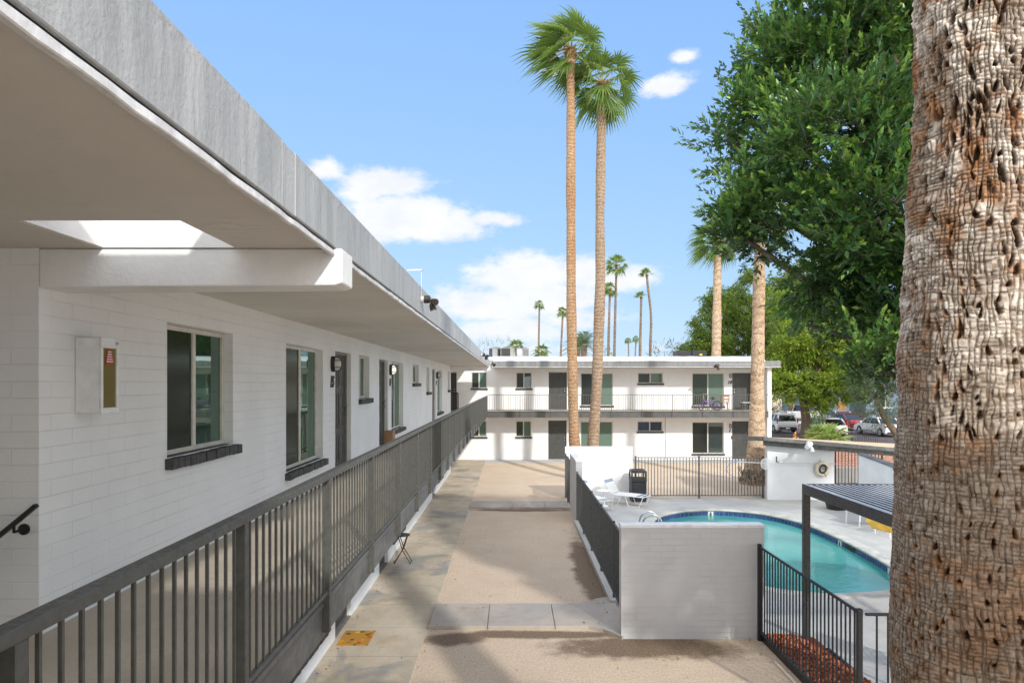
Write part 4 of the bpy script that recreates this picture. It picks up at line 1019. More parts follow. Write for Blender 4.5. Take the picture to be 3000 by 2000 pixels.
# patio chairs and table across the pool
def patio_chair(x, y, rz, label):
    t = thing('patio_chair', label, 'chair', (x, y, .022), rz, 'white and blue patio chairs')
    for s in (-1, 1):
        obj('leg', MB().bar((s*.24,-.22,0),(s*.24,-.18,.86),.03), M['white_metal'], t, local=True)
        obj('leg', MB().bar((s*.24,.24,0),(s*.24,.22,.60),.03).bar((s*.24,-.19,.61),(s*.24,.26,.60),.035,.02), M['white_metal'], t, local=True)
    b = MB()
    for k in range(6): b.box(-.23,-.16+k*.07,.40,.23,-.105+k*.07,.412)
    for k in range(3): b.box(-.23,-.205,.64+k*.072,.23,-.185,.70+k*.072)
    obj('straps', b, M['white_strap'], t, local=True)
    b = MB(); 
    for k in range(3): b.box(-.23,-.21,.43+k*.07,.23,-.19,.485+k*.07)
    obj('back_straps', b, M['blue_strap'], t, local=True)
patio_chair(10.15, 20.0, R(-70), 'white patio chair with blue back straps at the pool edge, farther one')
patio_chair(10.25, 18.6, R(-70), 'white patio chair with blue back straps beside the yellow umbrella, nearer one')
t = thing('patio_table', 'round white patio table between the two blue backed chairs', 'table', (10.75,19.35,.02))
obj('tabletop', MB().lathe([(.1,.68),(.5,.69),(.52,.71),(.5,.725),(.05,.73)], (10.75,19.35,.02), 26), M['white_metal'], t, smooth=40)
for k in range(4):
    a = k*math.pi/2+.4; obj('leg', MB().bar((10.75+.38*math.cos(a),19.35+.38*math.sin(a),.022),(10.75+.36*math.cos(a),19.35+.36*math.sin(a),.71),.05), M['white_metal'], t)
tag(obj('planter', MB().lathe([(.30,.02),(.36,.25),(.40,.5),(.40,.56),(.34,.56),(.33,.5)], (10.7,22.5,0), 24), M['black'], smooth=40), 'round black tub on the deck below the pergola beam', 'tub')
t = thing('umbrella', 'yellow patio umbrella tucked behind the pergola beam', 'umbrella', (7.75,12.3,.02))
cx, cy = 8.05, 12.2; ca = MB(); vs = [(cx,cy,2.2)]; fs = []; N8 = 8
for ring_, (rr, zz) in enumerate(((.8,1.94),(1.62,1.58))):
    for k in range(N8*2):
        a = R(180)+k*math.pi/N8; rr2 = rr*(1 if k % 2 == 0 else .945); vs.append((cx+rr2*math.cos(a), cy+rr2*math.sin(a), zz-(0 if k % 2 == 0 else .015)))
n2 = N8*2
for k in range(n2): fs.append((0,1+k,1+(k+1) % n2)); fs.append((1+k,1+n2+k,1+n2+(k+1) % n2,1+(k+1) % n2))
ca.add(vs, fs); co_ = obj('canopy', ca, M['yellow'], t); so = co_.modifiers.new('thick', 'SOLIDIFY'); so.thickness = .01
obj('pole', MB().tube([(cx,cy,.05),(cx,cy,2.26)], .02, 10), M['white_metal'], t, smooth=50)
obj('base', MB().lathe([(.25,0),(.25,.05),(.05,.09),(.03,.3)], (cx,cy,.022), 20), M['black'], t, smooth=40)

# pool house
ph = thing('pool_house', 'low white pool house with a tan flat roof beyond the pool', 'building', (11,25.5,0))
obj('wall', MB().box(9.09,24.3,-.05,11.47,24.5,1.98), M['block_pool'], ph)
zr = lambda x, y: 2.28-.085*(x-9.0)-(.066-.011*(x-9.0))*(y-23.7)
def slab(mb, x0, x1, y0, y1, th, dz=0, m=0):
    P = [(x0,y0),(x1,y0),(x1,y1),(x0,y1)]
    mb.add([(x, y, zr(x,y)+dz-th) for x, y in P]+[(x, y, zr(x,y)+dz) for x, y in P], [(0,3,2,1),(4,5,6,7),(0,1,5,4),(1,2,6,5),(2,3,7,6),(3,0,4,7)], m)
r = MB(); slab(r, 8.75, 15.2, 23.72, 27.2, .02); obj('roof', r, M['tan_roof'], ph)
r = MB(); slab(r, 8.73, 15.22, 23.68, 23.74, .13, .004); slab(r, 8.72, 8.78, 23.74, 27.2, .13, .004); slab(r, 8.9, 15.1, 24.08, 24.2, .28, -.02); slab(r, 8.95, 15.1, 23.74, 27.1, .04, -.10); obj('fascia', r, M['slab_grey'], ph)
obj('return_wall', MB().add([(11.19,18.4,-.05),(11.39,18.4,-.05),(11.39,22.05,-.05),(11.19,22.05,-.05),(11.19,18.4,1.55),(11.39,18.4,1.55),(11.39,22.05,1.86),(11.19,22.05,1.86)], [(0,3,2,1),(4,5,6,7),(0,1,5,4),(1,2,6,5),(2,3,7,6),(3,0,4,7)]), M['white_low'], ph)
obj('return_wall_cap', MB().add([(11.16,18.38,1.552),(11.42,18.38,1.552),(11.42,22.08,1.862),(11.16,22.08,1.862),(11.16,18.38,1.59),(11.42,18.38,1.59),(11.42,22.08,1.90),(11.16,22.08,1.90)], [(0,3,2,1),(4,5,6,7),(0,1,5,4),(1,2,6,5),(2,3,7,6),(3,0,4,7)]), M['slab_grey'], ph)
gt = fence_run('gate', 'black barred gate between the pool house and the white return wall', 'gate', (11.5,24.32), (13.2,24.32), .04, 1.9, [.02,.95,1.68], M['fence'], bar=.02, pitch=.115, post=.04, zpost=.0, cap=(.03,.04), botz=.55)
tag(obj('garden_wall', MB().box(12.6,27.5,-.05,20,27.7,.75), M['white_low']), 'low white wall seen through the barred gate', 'wall')
tag(obj('garden_wall', MB().box(12.4,30.0,-.05,20,30.2,1.35), M['brick']), 'red brick wall seen above the low white wall', 'wall')
floodlight((10.25,23.66,2.07), 'white twin floodlight on the dark pool house fascia', M['white_metal'], M['white_metal'], (0,-1,0), 1.35, M['yellow'])
# life ring and pole
t = thing('life_ring', 'worn cream life ring hanging on the pool house wall', 'life ring', (11.0,24.2,1.15))
obj('ring', MB().tube([(11.0+.21*math.cos(a), 24.21, 1.12+.21*math.sin(a)) for a in np.linspace(0, 2*math.pi, 32, endpoint=False)], .065, 10, closed=True), M['ring'], t, smooth=70)
rp = MB()
for k in range(5):
    q1, q2 = random.uniform(.09,.13), random.uniform(.12,.16); ph0 = random.random()*.5
    rp.tube([(11.0+q1*math.cos(a), 24.15+random.uniform(-.012,.012), 1.13+q2*math.sin(a+ph0)) for a in np.linspace(0, 2*math.pi, 18, endpoint=False)], .011, 6, closed=True)
rp.tube([(11.02,24.15,1.0),(11.08,24.15,.92),(11.12,24.16,.85)], .011, 6)
obj('rope', rp, M['rubber'], t, smooth=60)
obj('hook', MB().box(10.955,24.27,1.30,10.985,24.298,1.46).tube([(10.97,24.27,1.36),(10.97,24.18,1.34),(10.97,24.17,1.38)], .012, 6), M['steel'], t)
t = thing('pool_net', 'long pole with a round skimmer net on the pool house wall', 'pool net', (9.8,24.2,1.33))
obj('pole', MB().tube([(8.05,24.42,1.345),(8.95,24.2,1.335)], .018, 8).tube([(9.35,24.2,1.335),(12.1,24.2,1.30)], .011, 8), M['ac_trim'], t, smooth=50)
nt = MB(); ctr = (8.97,24.17,1.31); pts = [(ctr[0]+.16*math.cos(a), ctr[1], ctr[2]+.19*math.sin(a)) for a in np.linspace(0, 2*math.pi, 24, endpoint=False)]
nt.tube(pts, .010, 6, closed=True); nt.tube([(9.13,24.17,1.38),(9.32,24.2,1.335),(9.13,24.17,1.24)], .010, 6); obj('hoop', nt, M['white_metal'], t, smooth=60)
nm = MB()
for k in range(-7, 8):
    o_ = k*.0215; hh = .19*math.sqrt(max(0, 1-(o_/.16)**2)); nm.tube([(ctr[0]+o_,ctr[1],ctr[2]-hh),(ctr[0]+o_,ctr[1]+.02,ctr[2]),(ctr[0]+o_,ctr[1],ctr[2]+hh)], .003, 4)
    o_ = k*.026; hh = .16*math.sqrt(max(0, 1-(o_/.19)**2)); nm.tube([(ctr[0]-hh,ctr[1],ctr[2]+o_),(ctr[0],ctr[1]+.02,ctr[2]+o_),(ctr[0]+hh,ctr[1],ctr[2]+o_)], .003, 4)
obj('mesh', nm, M['sign_white'], t)
obj('hose_end', MB().tube([(8.05,24.42,1.345),(7.9,24.42,1.33),(7.74,24.42,1.24),(7.68,24.42,1.10),(7.72,24.42,.96),(7.85,24.42,.86),(7.98,24.42,.80)], .009, 8), M['blue_pole'], t, smooth=60)
obj('hook', MB().box(9.40,24.27,1.36,9.42,24.298,1.56).tube([(9.41,24.27,1.40),(9.41,24.17,1.36),(9.47,24.17,1.40)], .010, 6), M['fence'], t)

# ------------------------------------------------------------------ foliage tools
def set_tris(name, V, T, var, mat, parent=None, off=None):
    me = bpy.data.meshes.new(name); V = np.asarray(V, np.float32); T = np.asarray(T, np.int32)
    if off is not None: V = V-np.asarray(off, np.float32)
    me.vertices.add(len(V)); me.vertices.foreach_set('co', V.ravel())
    me.loops.add(T.size); me.loops.foreach_set('vertex_index', T.ravel())
    me.polygons.add(len(T)); me.polygons.foreach_set('loop_start', np.arange(0, T.size, 3, dtype=np.int32))
    at = me.attributes.new('var', 'FLOAT', 'FACE'); at.data.foreach_set('value', np.clip(var, 0, 1).astype(np.float32))
    me.update(calc_edges=True); me.validate()
    return link_mesh(name, me, mat, parent)
def unit(a): return a/np.maximum(np.linalg.norm(a, axis=-1, keepdims=True), 1e-9)
def leaves(C, D, N, L, Wd, var):
    """folded diamond leaves -> verts, tris, var"""
    D = unit(D); B = unit(np.cross(D, N)); N = np.cross(B, D); n = len(C); L = L[:,None]; Wd = Wd[:,None]
    a = C; m = C+D*L*.48+N*L*-.03; tip = C+D*L-N*L*.10; l = C+D*L*.42+B*Wd*.5+N*Wd*.16; r = C+D*L*.42-B*Wd*.5+N*Wd*.16
    V = np.stack([a, l, tip, r, m], 1).reshape(-1, 3); i = np.arange(n)[:,None]*5
    T = np.concatenate([i+np.array([[0,4,1]]), i+np.array([[1,4,2]]), i+np.array([[0,3,4]]), i+np.array([[4,3,2]])], 1).reshape(-1, 3)
    return V, T, np.repeat(var, 4)
def sprays(lobes, dens, per, ll, lw, tw=.28, up=.45, droop=0., seed=1, tipbright=.35, inner=.55, clump=None):
    """leafy twigs over the shells of lobes [(center, radii, weight)]"""
    g = np.random.default_rng(seed); CC = []; DD = []; NN = []; LL = []; VV = []; tw_lines = []
    for c, r, wgt in lobes:
        r = np.array(r); area = 4*math.pi*(np.mean(r))**2; k = max(6, int(area*dens*wgt))
        d = unit(g.normal(size=(k,3))); rad = g.uniform(inner, 1., (k,1))**.6*(1+g.normal(size=(k,1))*.08)
        p = np.array(c)+d*rad*r
        dirn = unit(d*.9+np.array([0,0,up-droop*1.6])+g.normal(size=(k,3))*.45)
        base = g.uniform(.0,.75,(k,1))
        if clump:
            m_ = max(4, int(k/clump[0])); d0 = unit(g.normal(size=(m_,3))); rd0 = g.uniform(inner, 1., (m_,1))**.7
            c0 = np.array(c)+d0*rd0*r; ax = unit(d0*.8+np.array([0,0,.55])+g.normal(size=(m_,3))*.35); tone = g.uniform(0,1,(m_,1))**1.3
            idx = g.integers(0, m_, k); e = unit(g.normal(size=(k,3))); q_ = e*clump[1]*g.uniform(.2,1,(k,1))*np.array([1,1,.75])
            p = c0[idx]+q_-ax[idx]*tw*.5; dirn = unit(ax[idx]+q_/clump[1]*.75+g.normal(size=(k,3))*.22)
            base = np.clip(tone[idx]*.7+g.uniform(-.08,.18,(k,1)), 0, .85)
        ln = tw*g.uniform(.6,1.35,(k,1))
        for j in range(per):
            s = (j+.5)/per; q = p+dirn*ln*s+np.array([0,0,-1])*droop*(ln*s)**2*2.
            ang = j*2.4+g.uniform(0,6.28,(k,1)); ref = unit(np.cross(dirn, g.normal(size=(k,3)))); bt = np.cross(dirn, ref)
            rd = ref*np.cos(ang)+bt*np.sin(ang)
            ld = unit(dirn*(.35+.9*s)+rd*(.95-.5*s)+np.array([0,0,.10-droop]))
            CC.append(q); DD.append(ld); NN.append(unit(np.array([0,0,1])+rd*.6-dirn*.2+g.normal(size=(k,3))*.25)); LL.append(ll*g.uniform(.65,1.2,k)*(1.-.25*s))
            VV.append(np.clip(base[:,0]*.75+g.uniform(-.12,.12,k)+tipbright*max(0, s-.6)*(base[:,0] > .35)*2., 0, 1))
        tw_lines.append((p-dirn*.05, p+dirn*ln))
    C = np.concatenate(CC); D = np.concatenate(DD); N = np.concatenate(NN); L = np.concatenate(LL); v = np.concatenate(VV)
    V, T, va = leaves(C, D, N, L, L*lw, v)
    return V, T, va, tw_lines
def twig_mesh(lines, r=.004):
    V = []; T = []
    for a, b in lines:
        d = unit(b-a); x = unit(np.cross(d, np.array([.3,.2,1.])))*r; y = np.cross(d, x); k = len(a); i0 = sum(len(q) for q in V)
        vs = np.stack([a+x*1.5, a-x*.75+y*1.2, a-x*.75-y*1.2, b], 1).reshape(-1,3); i = i0+np.arange(k)[:,None]*4
        V.append(vs); T.append(np.concatenate([i+np.array([[0,1,3]]), i+np.array([[1,2,3]]), i+np.array([[2,0,3]])], 1).reshape(-1,3))
    return np.concatenate(V), np.concatenate(T)
def limb(mb, p0, p1, r0, r1, wob=.1, k=7, seed=0):
    g = random.Random(seed); p0 = Vector(p0); p1 = Vector(p1); L = (p1-p0).length; pts = []
    for i in range(k):
        t = i/(k-1); q = p0.lerp(p1, t); a = wob*L*math.sin(math.pi*t)
        pts.append(q+Vector((g.uniform(-a,a), g.uniform(-a,a), g.uniform(-a,a)*.5)))
    mb.tube(pts, [r0+(r1-r0)*i/(k-1) for i in range(k)], 9); return pts
def tree(name, label, base, trunk_pts, r0, lobes, dens, per, ll, lw, mat, bark, seed, tw=.3, up=.4, droop=0., twigs=False, cat='tree', group=None, tip=.3, limbs=True, inner=.55, clump=None):
    t = thing(name, label, cat, base, group=group)
    mb = MB(); k = len(trunk_pts); rr = [r0*(1.25 if i == 0 else 1-.45*i/(k-1)) for i in range(k)]
    if k > 1: mb.tube(trunk_pts, rr, 12)
    top = trunk_pts[-1]
    if limbs:
        for i, (c, r, w_) in enumerate(lobes): limb(mb, top, c, rr[-1]*.62, .02, .10, 7, seed+i)
    obj('trunk', mb, bark, t, smooth=60)
    V, T, va, lines = sprays(lobes, dens, per, ll, lw, tw, up, droop, seed, tip, inner, clump)
    set_tris('crown', V, T, va, mat, t, base)
    if twigs:
        V2, T2 = twig_mesh(lines, .0024); set_tris('twigs', V2, T2, np.zeros(len(T2)), M['branch'], t, base)
    return t
def world(px, py, y): return ((px-1500)/FX*y, y, H+(1123-py)/FX*y)
def lobe(px, py, rp, y, w=1., sq=(1,1,1)):
    r = rp/FX*y; return (world(px, py, y), (r*sq[0], r*sq[1], r*sq[2]), w)
# big ficus behind the near palm
FB = (5.9,6.6,0)
fl_ = [lobe(2340,190,150,8.6,1.2), lobe(2262,95,70,8.8,1.0), lobe(2215,190,70,8.8,.9), lobe(2240,390,150,8.6,1.05), lobe(2125,395,65,8.6,.6), lobe(2240,610,140,8.2,1.1), lobe(2170,690,60,8.2,.8), lobe(2490,130,220,8.3,1.2), lobe(2460,430,220,7.4,1.3),
       lobe(2420,690,170,7.6,1.2), lobe(2570,640,200,7.0,1.25), lobe(2570,850,130,7.2,.9), lobe(2420,840,85,7.8,.6), lobe(2480,985,115,7.6,.45), lobe(2615,985,115,6.9,.5), lobe(2360,950,60,8.,.35), lobe(2580,1085,75,7.2,.4),
       lobe(2720,300,290,8.2,1.), lobe(2520,-130,250,8.4,1.), lobe(2830,-60,330,8.2,.8), lobe(2960,420,330,7.4,.8), lobe(2850,820,260,6.6,.8),
       ((6.3,5.0,6.2),(1.5,1.5,1.4),.7), ((6.6,6.6,8.2),(1.9,1.9,1.6),.6), ((5.5,4.9,4.8),(1.25,1.3,1.1),.6), ((5.0,6.3,3.7),(.95,.9,.9),.55), ((5.9,4.0,5.6),(1.2,1.2,1.0),.4), ((6.9,8.6,8.0),(2.0,2.0,1.8),.5), ((10.6,8.6,8.9),(2.3,1.9,1.2),.6), ((14.6,9.2,9.3),(2.3,1.6,1.0),.9), ((17.0,9.8,9.4),(1.8,1.5,1.0),.9)]  # lobes out of view, added to shade the near wall and pool house
tree('ficus_tree', 'dense dark green broadleaf tree behind the large palm trunk', FB, [(5.9,6.6,-.05),(5.85,6.65,1.2),(5.7,6.8,2.6),(5.6,7.0,4.0)], .26, fl_, 62, 15, .10, .47, M['ficus'], M['branch'], 5, tw=.30, up=.35, twigs=True, tip=.6, clump=(13,.28))

# ------------------------------------------------------------------ palms
def fan_crown(c, size, nf, seed, wind=(-.5,.1,0), stems=True, nl=24, low=-50, lean=0):
    """Washingtonia crown: stalked fan leaves"""
    g = random.Random(seed); V = []; T = []; va = []; st = MB(); c = Vector(c); wnd = Vector(wind)
    for i in range(nf):
        az = i*2.399+g.uniform(-.3,.3); fr = (i+.5)/nf; el = R(84-(84-low)*fr**.85+g.uniform(-8,8))
        d = Vector((math.cos(az)*math.cos(el), math.sin(az)*math.cos(el), math.sin(el))); d = (d+wnd*.35).normalized()
        lp = size*g.uniform(.42,.62); sag = .16*lp
        P = [c+d*lp*t_+Vector((0,0,-sag*t_*t_)) for t_ in (0,.33,.66,1)]
        st.tube(P, [.03*size/2,.022*size/2,.018*size/2,.014*size/2], 5)
        a = (P[3]-P[2]).normalized(); a = (a+wnd*.25+Vector((0,0,-.10))).normalized()
        up = Vector((0,0,1)); b = a.cross(up)
        if b.length < .2: b = Vector((math.sin(az), -math.cos(az), 0))
        b.normalize(); nrm = b.cross(a); tw_ = g.uniform(-.5,.5); b, nrm = b*math.cos(tw_)+nrm*math.sin(tw_), nrm*math.cos(tw_)-b*math.sin(tw_)
        Lb = size*g.uniform(.50,.66); vb = g.uniform(.15,.62) + (.16 if el > .6 else 0); dphi = R(214)/nl
        for j in range(nl):
            ph_ = -R(107)+dphi*(j+.5); dr = a*math.cos(ph_)+b*math.sin(ph_); L = Lb*(.72+.28*math.cos(ph_*.8))*g.uniform(.88,1.08)
            sd = (b*math.cos(ph_)-a*math.sin(ph_)); cup = nrm*(.10*abs(math.sin(ph_)))
            base = len(V); dv = g.uniform(-.06,.06)
            for s, wf in ((.04,.5),(.45,1.02),(.72,.55),(1.,.06)):
                q = P[3]+(dr+cup)*L*s+Vector((0,0,-1))*L*.34*s**2.6*g.uniform(.7,1.3)+wnd*L*.38*s*s
                hw = L*min(s,.45)*dphi*.5*wf if s > .1 else L*.04*dphi
                fold = nrm*(hw*.5*(1 if j % 2 else -1))
                V += [tuple(q-sd*hw+fold), tuple(q+sd*hw-fold)]
            for k in range(3):
                i0 = base+2*k; T += [(i0,i0+1,i0+3),(i0,i0+3,i0+2)]; va += [vb+dv+.10*k]*2
    return V, T, va, st
def palm(label, base, path, radii, csize, nf, seed, mat, wind=(-.5,.1,0), nl=24, low=-50, sides=20, group=None, rows=90, flare=None, skirt=True, name='fan_palm'):
    t = thing(name, label, 'palm tree', base, group=group); g = np.random.default_rng(seed)
    P = np.array(path, float); zz = np.linspace(P[0,2], P[-1,2], rows)
    px = np.interp(zz, P[:,2], P[:,0]); py = np.interp(zz, P[:,2], P[:,1]); rr = np.interp(zz, P[:,2], np.array(radii))
    k = np.ones(7)/7
    pad = lambda a: np.convolve(np.pad(a, 3, 'edge'), k, 'valid')
    px, py, rr = pad(px), pad(py), pad(rr)*(1+g.normal(size=rows)*.018+.035*np.sin(zz*.9+seed)+.03*np.sin(zz*2.3+seed*2))
    mb = MB(); mb.tube([(px[i],py[i],zz[i]) for i in range(rows)], list(rr), sides)
    obj('trunk', mb, mat, t, smooth=60)
    top = (px[-1], py[-1], zz[-1])
    V, T, va, st = fan_crown(Vector(top)+Vector((0,0,csize*.06)), csize, nf, seed, wind, nl=nl, low=low)
    cr = set_tris('crown', V, T, np.array(va), M['palm_leaf'], t, base)
    obj('leaf_stalks', st, M['petiole'], t)
    if skirt:
        fb = MB(); r_ = rr[-1]; fb.tube([(top[0],top[1],top[2]-csize*.22),(top[0],top[1],top[2]-csize*.12),(top[0],top[1],top[2]),(top[0],top[1],top[2]+csize*.10)], [r_*1.02,r_*1.35,r_*1.25,r_*.4], 12)
        for k_ in range(22):
            a = k_*2.4; q = Vector((top[0]+r_*1.1*math.cos(a), top[1]+r_*1.1*math.sin(a), top[2]-csize*.18+csize*.2*random.random())); fb.bar(q, q+Vector((math.cos(a)*.5,math.sin(a)*.5,.9))*csize*.11, csize*.03, csize*.012)
        obj('leaf_bases', fb, M['fibre'], t)
    return t
def pw(dx, dy, y): return world(dx*1.27551, dy*1.27551, y)
Y1 = 29.3
pa = [(3.02,Y1,-.05), pw(1319,1020,Y1), pw(1317,950,Y1), pw(1312,700,Y1), pw(1311,450,Y1), pw(1311,250,Y1), pw(1310,118,Y1)]
palm('tall orange trunked fan palm, left of the twin pair', (3.02,Y1,0), pa, [.25,.235,.22,.205,.195,.185,.18], 1.80, 38, 21, M['trunk_orange'], wind=(-.85,.1,.25), nl=22, low=-48, rows=170, group='twin fan palms beyond the white wall')
Y2 = 30.2
pa = [(3.55,Y2,-.05), pw(1362,1020,Y2), pw(1371,880,Y2), pw(1379,650,Y2), pw(1378,500,Y2), pw(1381,300,Y2), pw(1384,195,Y2)]
palm('tall speckled grey trunked fan palm, right of the twin pair', (3.55,Y2,0), pa, [.27,.255,.235,.225,.205,.20,.19], 1.72, 33, 33, M['trunk_grey'], wind=(-.15,.15,-.05), nl=22, low=-62, rows=170, group='twin fan palms beyond the white wall')
Y3 = 28.3
pa = [(10.15,Y3,-.05), (10.15,Y3,.25), (10.15,Y3,.7), (10.14,Y3,1.3), pw(1738,1000,Y3), pw(1740,850,Y3), pw(1744,620,Y3), pw(1748,470,Y3)]
p3 = palm('pale thick fan palm in front of the far wing right corner', (10.15,Y3,0), pa, [.68,.62,.47,.40,.335,.27,.225,.21], 2.0, 28, 45, M['trunk_pale'], wind=(-.35,.1,0), nl=24, rows=140)
sk = MB(); gg = random.Random(4)
for i in range(150):
    a = R(gg.uniform(170,340)); r1 = .60+gg.uniform(0,.12); z = gg.uniform(.02,.55); q = Vector((10.15+r1*math.cos(a), Y3+r1*math.sin(a), z))
    sk.bar(q, q+Vector((math.cos(a)*gg.uniform(.0,.08), math.sin(a)*.05, gg.uniform(.08,.25))), .03, .012)
obj('root_skirt', sk, M['bark'], p3)
Y4 = 48.
pa = [(14.4,Y4,-.05), pw(1645,830,Y4), pw(1647,700,Y4), pw(1648,590,Y4), pw(1647,552,Y4)]
palm('banded orange fan palm rising behind the far roof', (14.4,Y4,0), pa, [.36,.33,.29,.26,.26], 2.0, 30, 57, M['trunk_pale'], wind=(-.45,.1,-.02), nl=22, low=-45, rows=90)
far_p = [('tall thin distant palm standing alone on the left', 1239, 700, 1237, 120, 1.05, 0), ('distant palm with a bent trunk beside the twin palms', 1293, 716, 1288, 115, 1.15, 0),
         ('tallest distant palm with a wide open crown', 1416, 610, 1411, 95, 1.8, 0), ('distant palm just left of the tallest one', 1401, 665, 1397, 95, 1.35, 0),
         ('slim curved distant palm with a small swept crown', 1485, 632, 1493, 95, 1.2, 1), ('short crowned distant palm right of the tallest one', 1473, 683, 1470, 95, 1.05, 1),
         ('tiny palm far off, left of two', 1443, 782, 1444, 160, .95, 0), ('tiny palm far off, right of two', 1461, 779, 1459, 160, 1.05, 0), ('low bushy palm top above the far roof', 1245, 808, 1245, 80, 1.2, 0), ('yellowish palm top behind the roof units', 1187, 797, 1187, 75, 1.1, 0)]
for i, (lb, cx, cy, bx, y, cs, swept) in enumerate(far_p):
    b = pw(bx, 880, y); b = (b[0], y, 0); tp = pw(cx, cy, y); mid = pw((cx*.45+bx*.55)+(7 if i == 4 else 0), (cy+820)/2, y)
    palm(lb, b, [b, pw(bx, 815, y), mid, tp], [.24,.19,.165,.15] if y < 140 else [.2,.17,.15,.15], cs, 26 if not swept else 16, 70+i, M['trunk_thin'], wind=(-.6,.1,.1) if swept else (-.25,.1,0), nl=14, low=-40 if not swept else 10, sides=10, rows=40, group='palms on the skyline')
def date_palm(label, px, py, y, size, seed):
    c = Vector(pw(px, py, y)); b = (c.x, y, 0); t = thing('date_palm', label, 'palm tree', b, group='palms on the skyline'); g = random.Random(seed)
    obj('trunk', MB().tube([b, (c.x-.2,y,c.z*.6), tuple(c)], [.32,.26,.34], 12), M['trunk_thin'], t, smooth=60)
    V = []; T = []; va = []
    for i in range(34):
        az = i*2.4; el = R(80-95*(i/34)); d = Vector((math.cos(az)*math.cos(el), math.sin(az)*math.cos(el), math.sin(el)))
        P = [c+d*size*s+Vector((0,0,-size*.42*s*s)) for s in np.linspace(0,1,11)]
        for k in range(1, 10):
            tn = (P[k+1]-P[k-1]).normalized(); sd = tn.cross(Vector((0,0,1))); sd.normalize()
            for s in (-1, 1):
                for q in (0, .5):
                    p = P[k].lerp(P[k+1], q); tip = p+(sd*s*.8+tn*.7+Vector((0,0,-.25))).normalized()*size*.26*(1-.3*k/10); i0 = len(V); w_ = tn*size*.012
                    V += [tuple(p-w_), tuple(p+w_), tuple(tip)]; T.append((i0,i0+1,i0+2)); va.append(g.uniform(.1,.9))
    set_tris('crown', V, T, np.array(va), M['date_leaf'], t, b)
date_palm('feathery date palm above the far roof between the twin trunks', 1342, 792, 72, 2.5, 3)
date_palm('shorter dark date palm half behind the left twin trunk', 1327, 800, 76, 2.3, 4)

# hero palm: modelled bark
def vnoise(x, y, seed=0):
    xi = np.floor(x).astype(np.int64); yi = np.floor(y).astype(np.int64); fx = x-xi; fy = y-yi; fx = fx*fx*(3-2*fx); fy = fy*fy*(3-2*fy)
    def hsh(a, b):
        h = (a*374761393+b*668265263+seed*974711) & 0xffffffff; h = ((h ^ (h >> 13))*1274126177) & 0xffffffff
        return ((h ^ (h >> 16)) & 0xffff)/65535.
    return (hsh(xi,yi)*(1-fx)+hsh(xi+1,yi)*fx)*(1-fy)+(hsh(xi,yi+1)*(1-fx)+hsh(xi+1,yi+1)*fx)*fy
def fbm(x, y, seed=0, o=4): return sum(vnoise(x*2**k, y*2**k, seed+k)*.5**k for k in range(o))/sum(.5**k for k in range(o))
def sm(x, a, b): t = np.clip((x-a)/(b-a), 0, 1); return t*t*(3-2*t)
PX, PY = 2.277, 3.30
hp = thing('fan_palm', 'massive cracked palm trunk filling the right edge', 'palm tree', (PX,PY,0))
face = math.atan2(-PY, -PX)
th = np.concatenate([face+np.linspace(-1.75,1.75,400), face+np.linspace(1.75,2*math.pi-1.75,42)[1:-1]])
zs = np.concatenate([np.linspace(-.05,2.35,40)[:-1], np.linspace(2.35,6.35,860), np.linspace(6.35,14.0,60)[1:]])
TH, ZZ = np.meshgrid(th, zs)
rad = np.interp(ZZ, [0,.5,1.5,2.83,4.11,4.7,5.25,5.8,8,14], [.52,.46,.42,.392,.362,.332,.305,.296,.285,.26])
U = (TH-face)*.36
wz = ZZ+.05*(fbm(U*3, ZZ*1.5, 5)-.5)+.10*U*np.sin(ZZ*1.3)*.3
big = fbm(U*5, ZZ*3.5, 1, 3)-.5
def hs(a, b, seed): return vnoise(a+.0, b+.0, seed)
aa = wz/.0185+1.3*fbm(U*6, ZZ*4, 2)+.55*fbm(U*30, ZZ*22, 22); row = np.floor(aa); fa = aa-row
bb = U/.0235+1.8*fbm(U*7, ZZ*5, 4)+.8*fbm(U*22, ZZ*16, 14); colm = np.floor(bb); fb = bb-colm
cell = hs(row, colm, 40); cell2 = hs(row, colm, 41); dv = np.minimum(fb, 1-fb)*.0235; dh = np.minimum(fa, 1-fa)*.0185
vw = .0016+.0042*hs(np.round(bb), np.floor(aa/3.), 42)**1.5; hw_ = .0012+.0030*hs(np.round(aa), np.floor(bb/4.), 43)**1.5
vert = (1-sm(dv, vw*.6, vw*1.5+.001))*(hs(np.round(bb), np.floor(aa/4.), 44) > .18)
ring = (1-sm(dh, hw_*.6, hw_*1.5+.001))*(hs(np.round(aa), np.floor(bb/5.), 45) > .30)
ph1 = wz/.085+.9*fbm(U*4, ZZ*3, 12); rg = np.abs((ph1 % 1)-.5)*2; ring2 = sm(rg, .88, .99)*sm(fbm(U*5, ZZ*4, 13), .40, .55)
ph2 = U/.075+1.6*fbm(U*5, ZZ*4, 15); vg = np.abs((ph2 % 1)-.5)*2; vert2 = sm(vg, .86, .99)*sm(fbm(U*7, ZZ*6, 16), .42, .58)
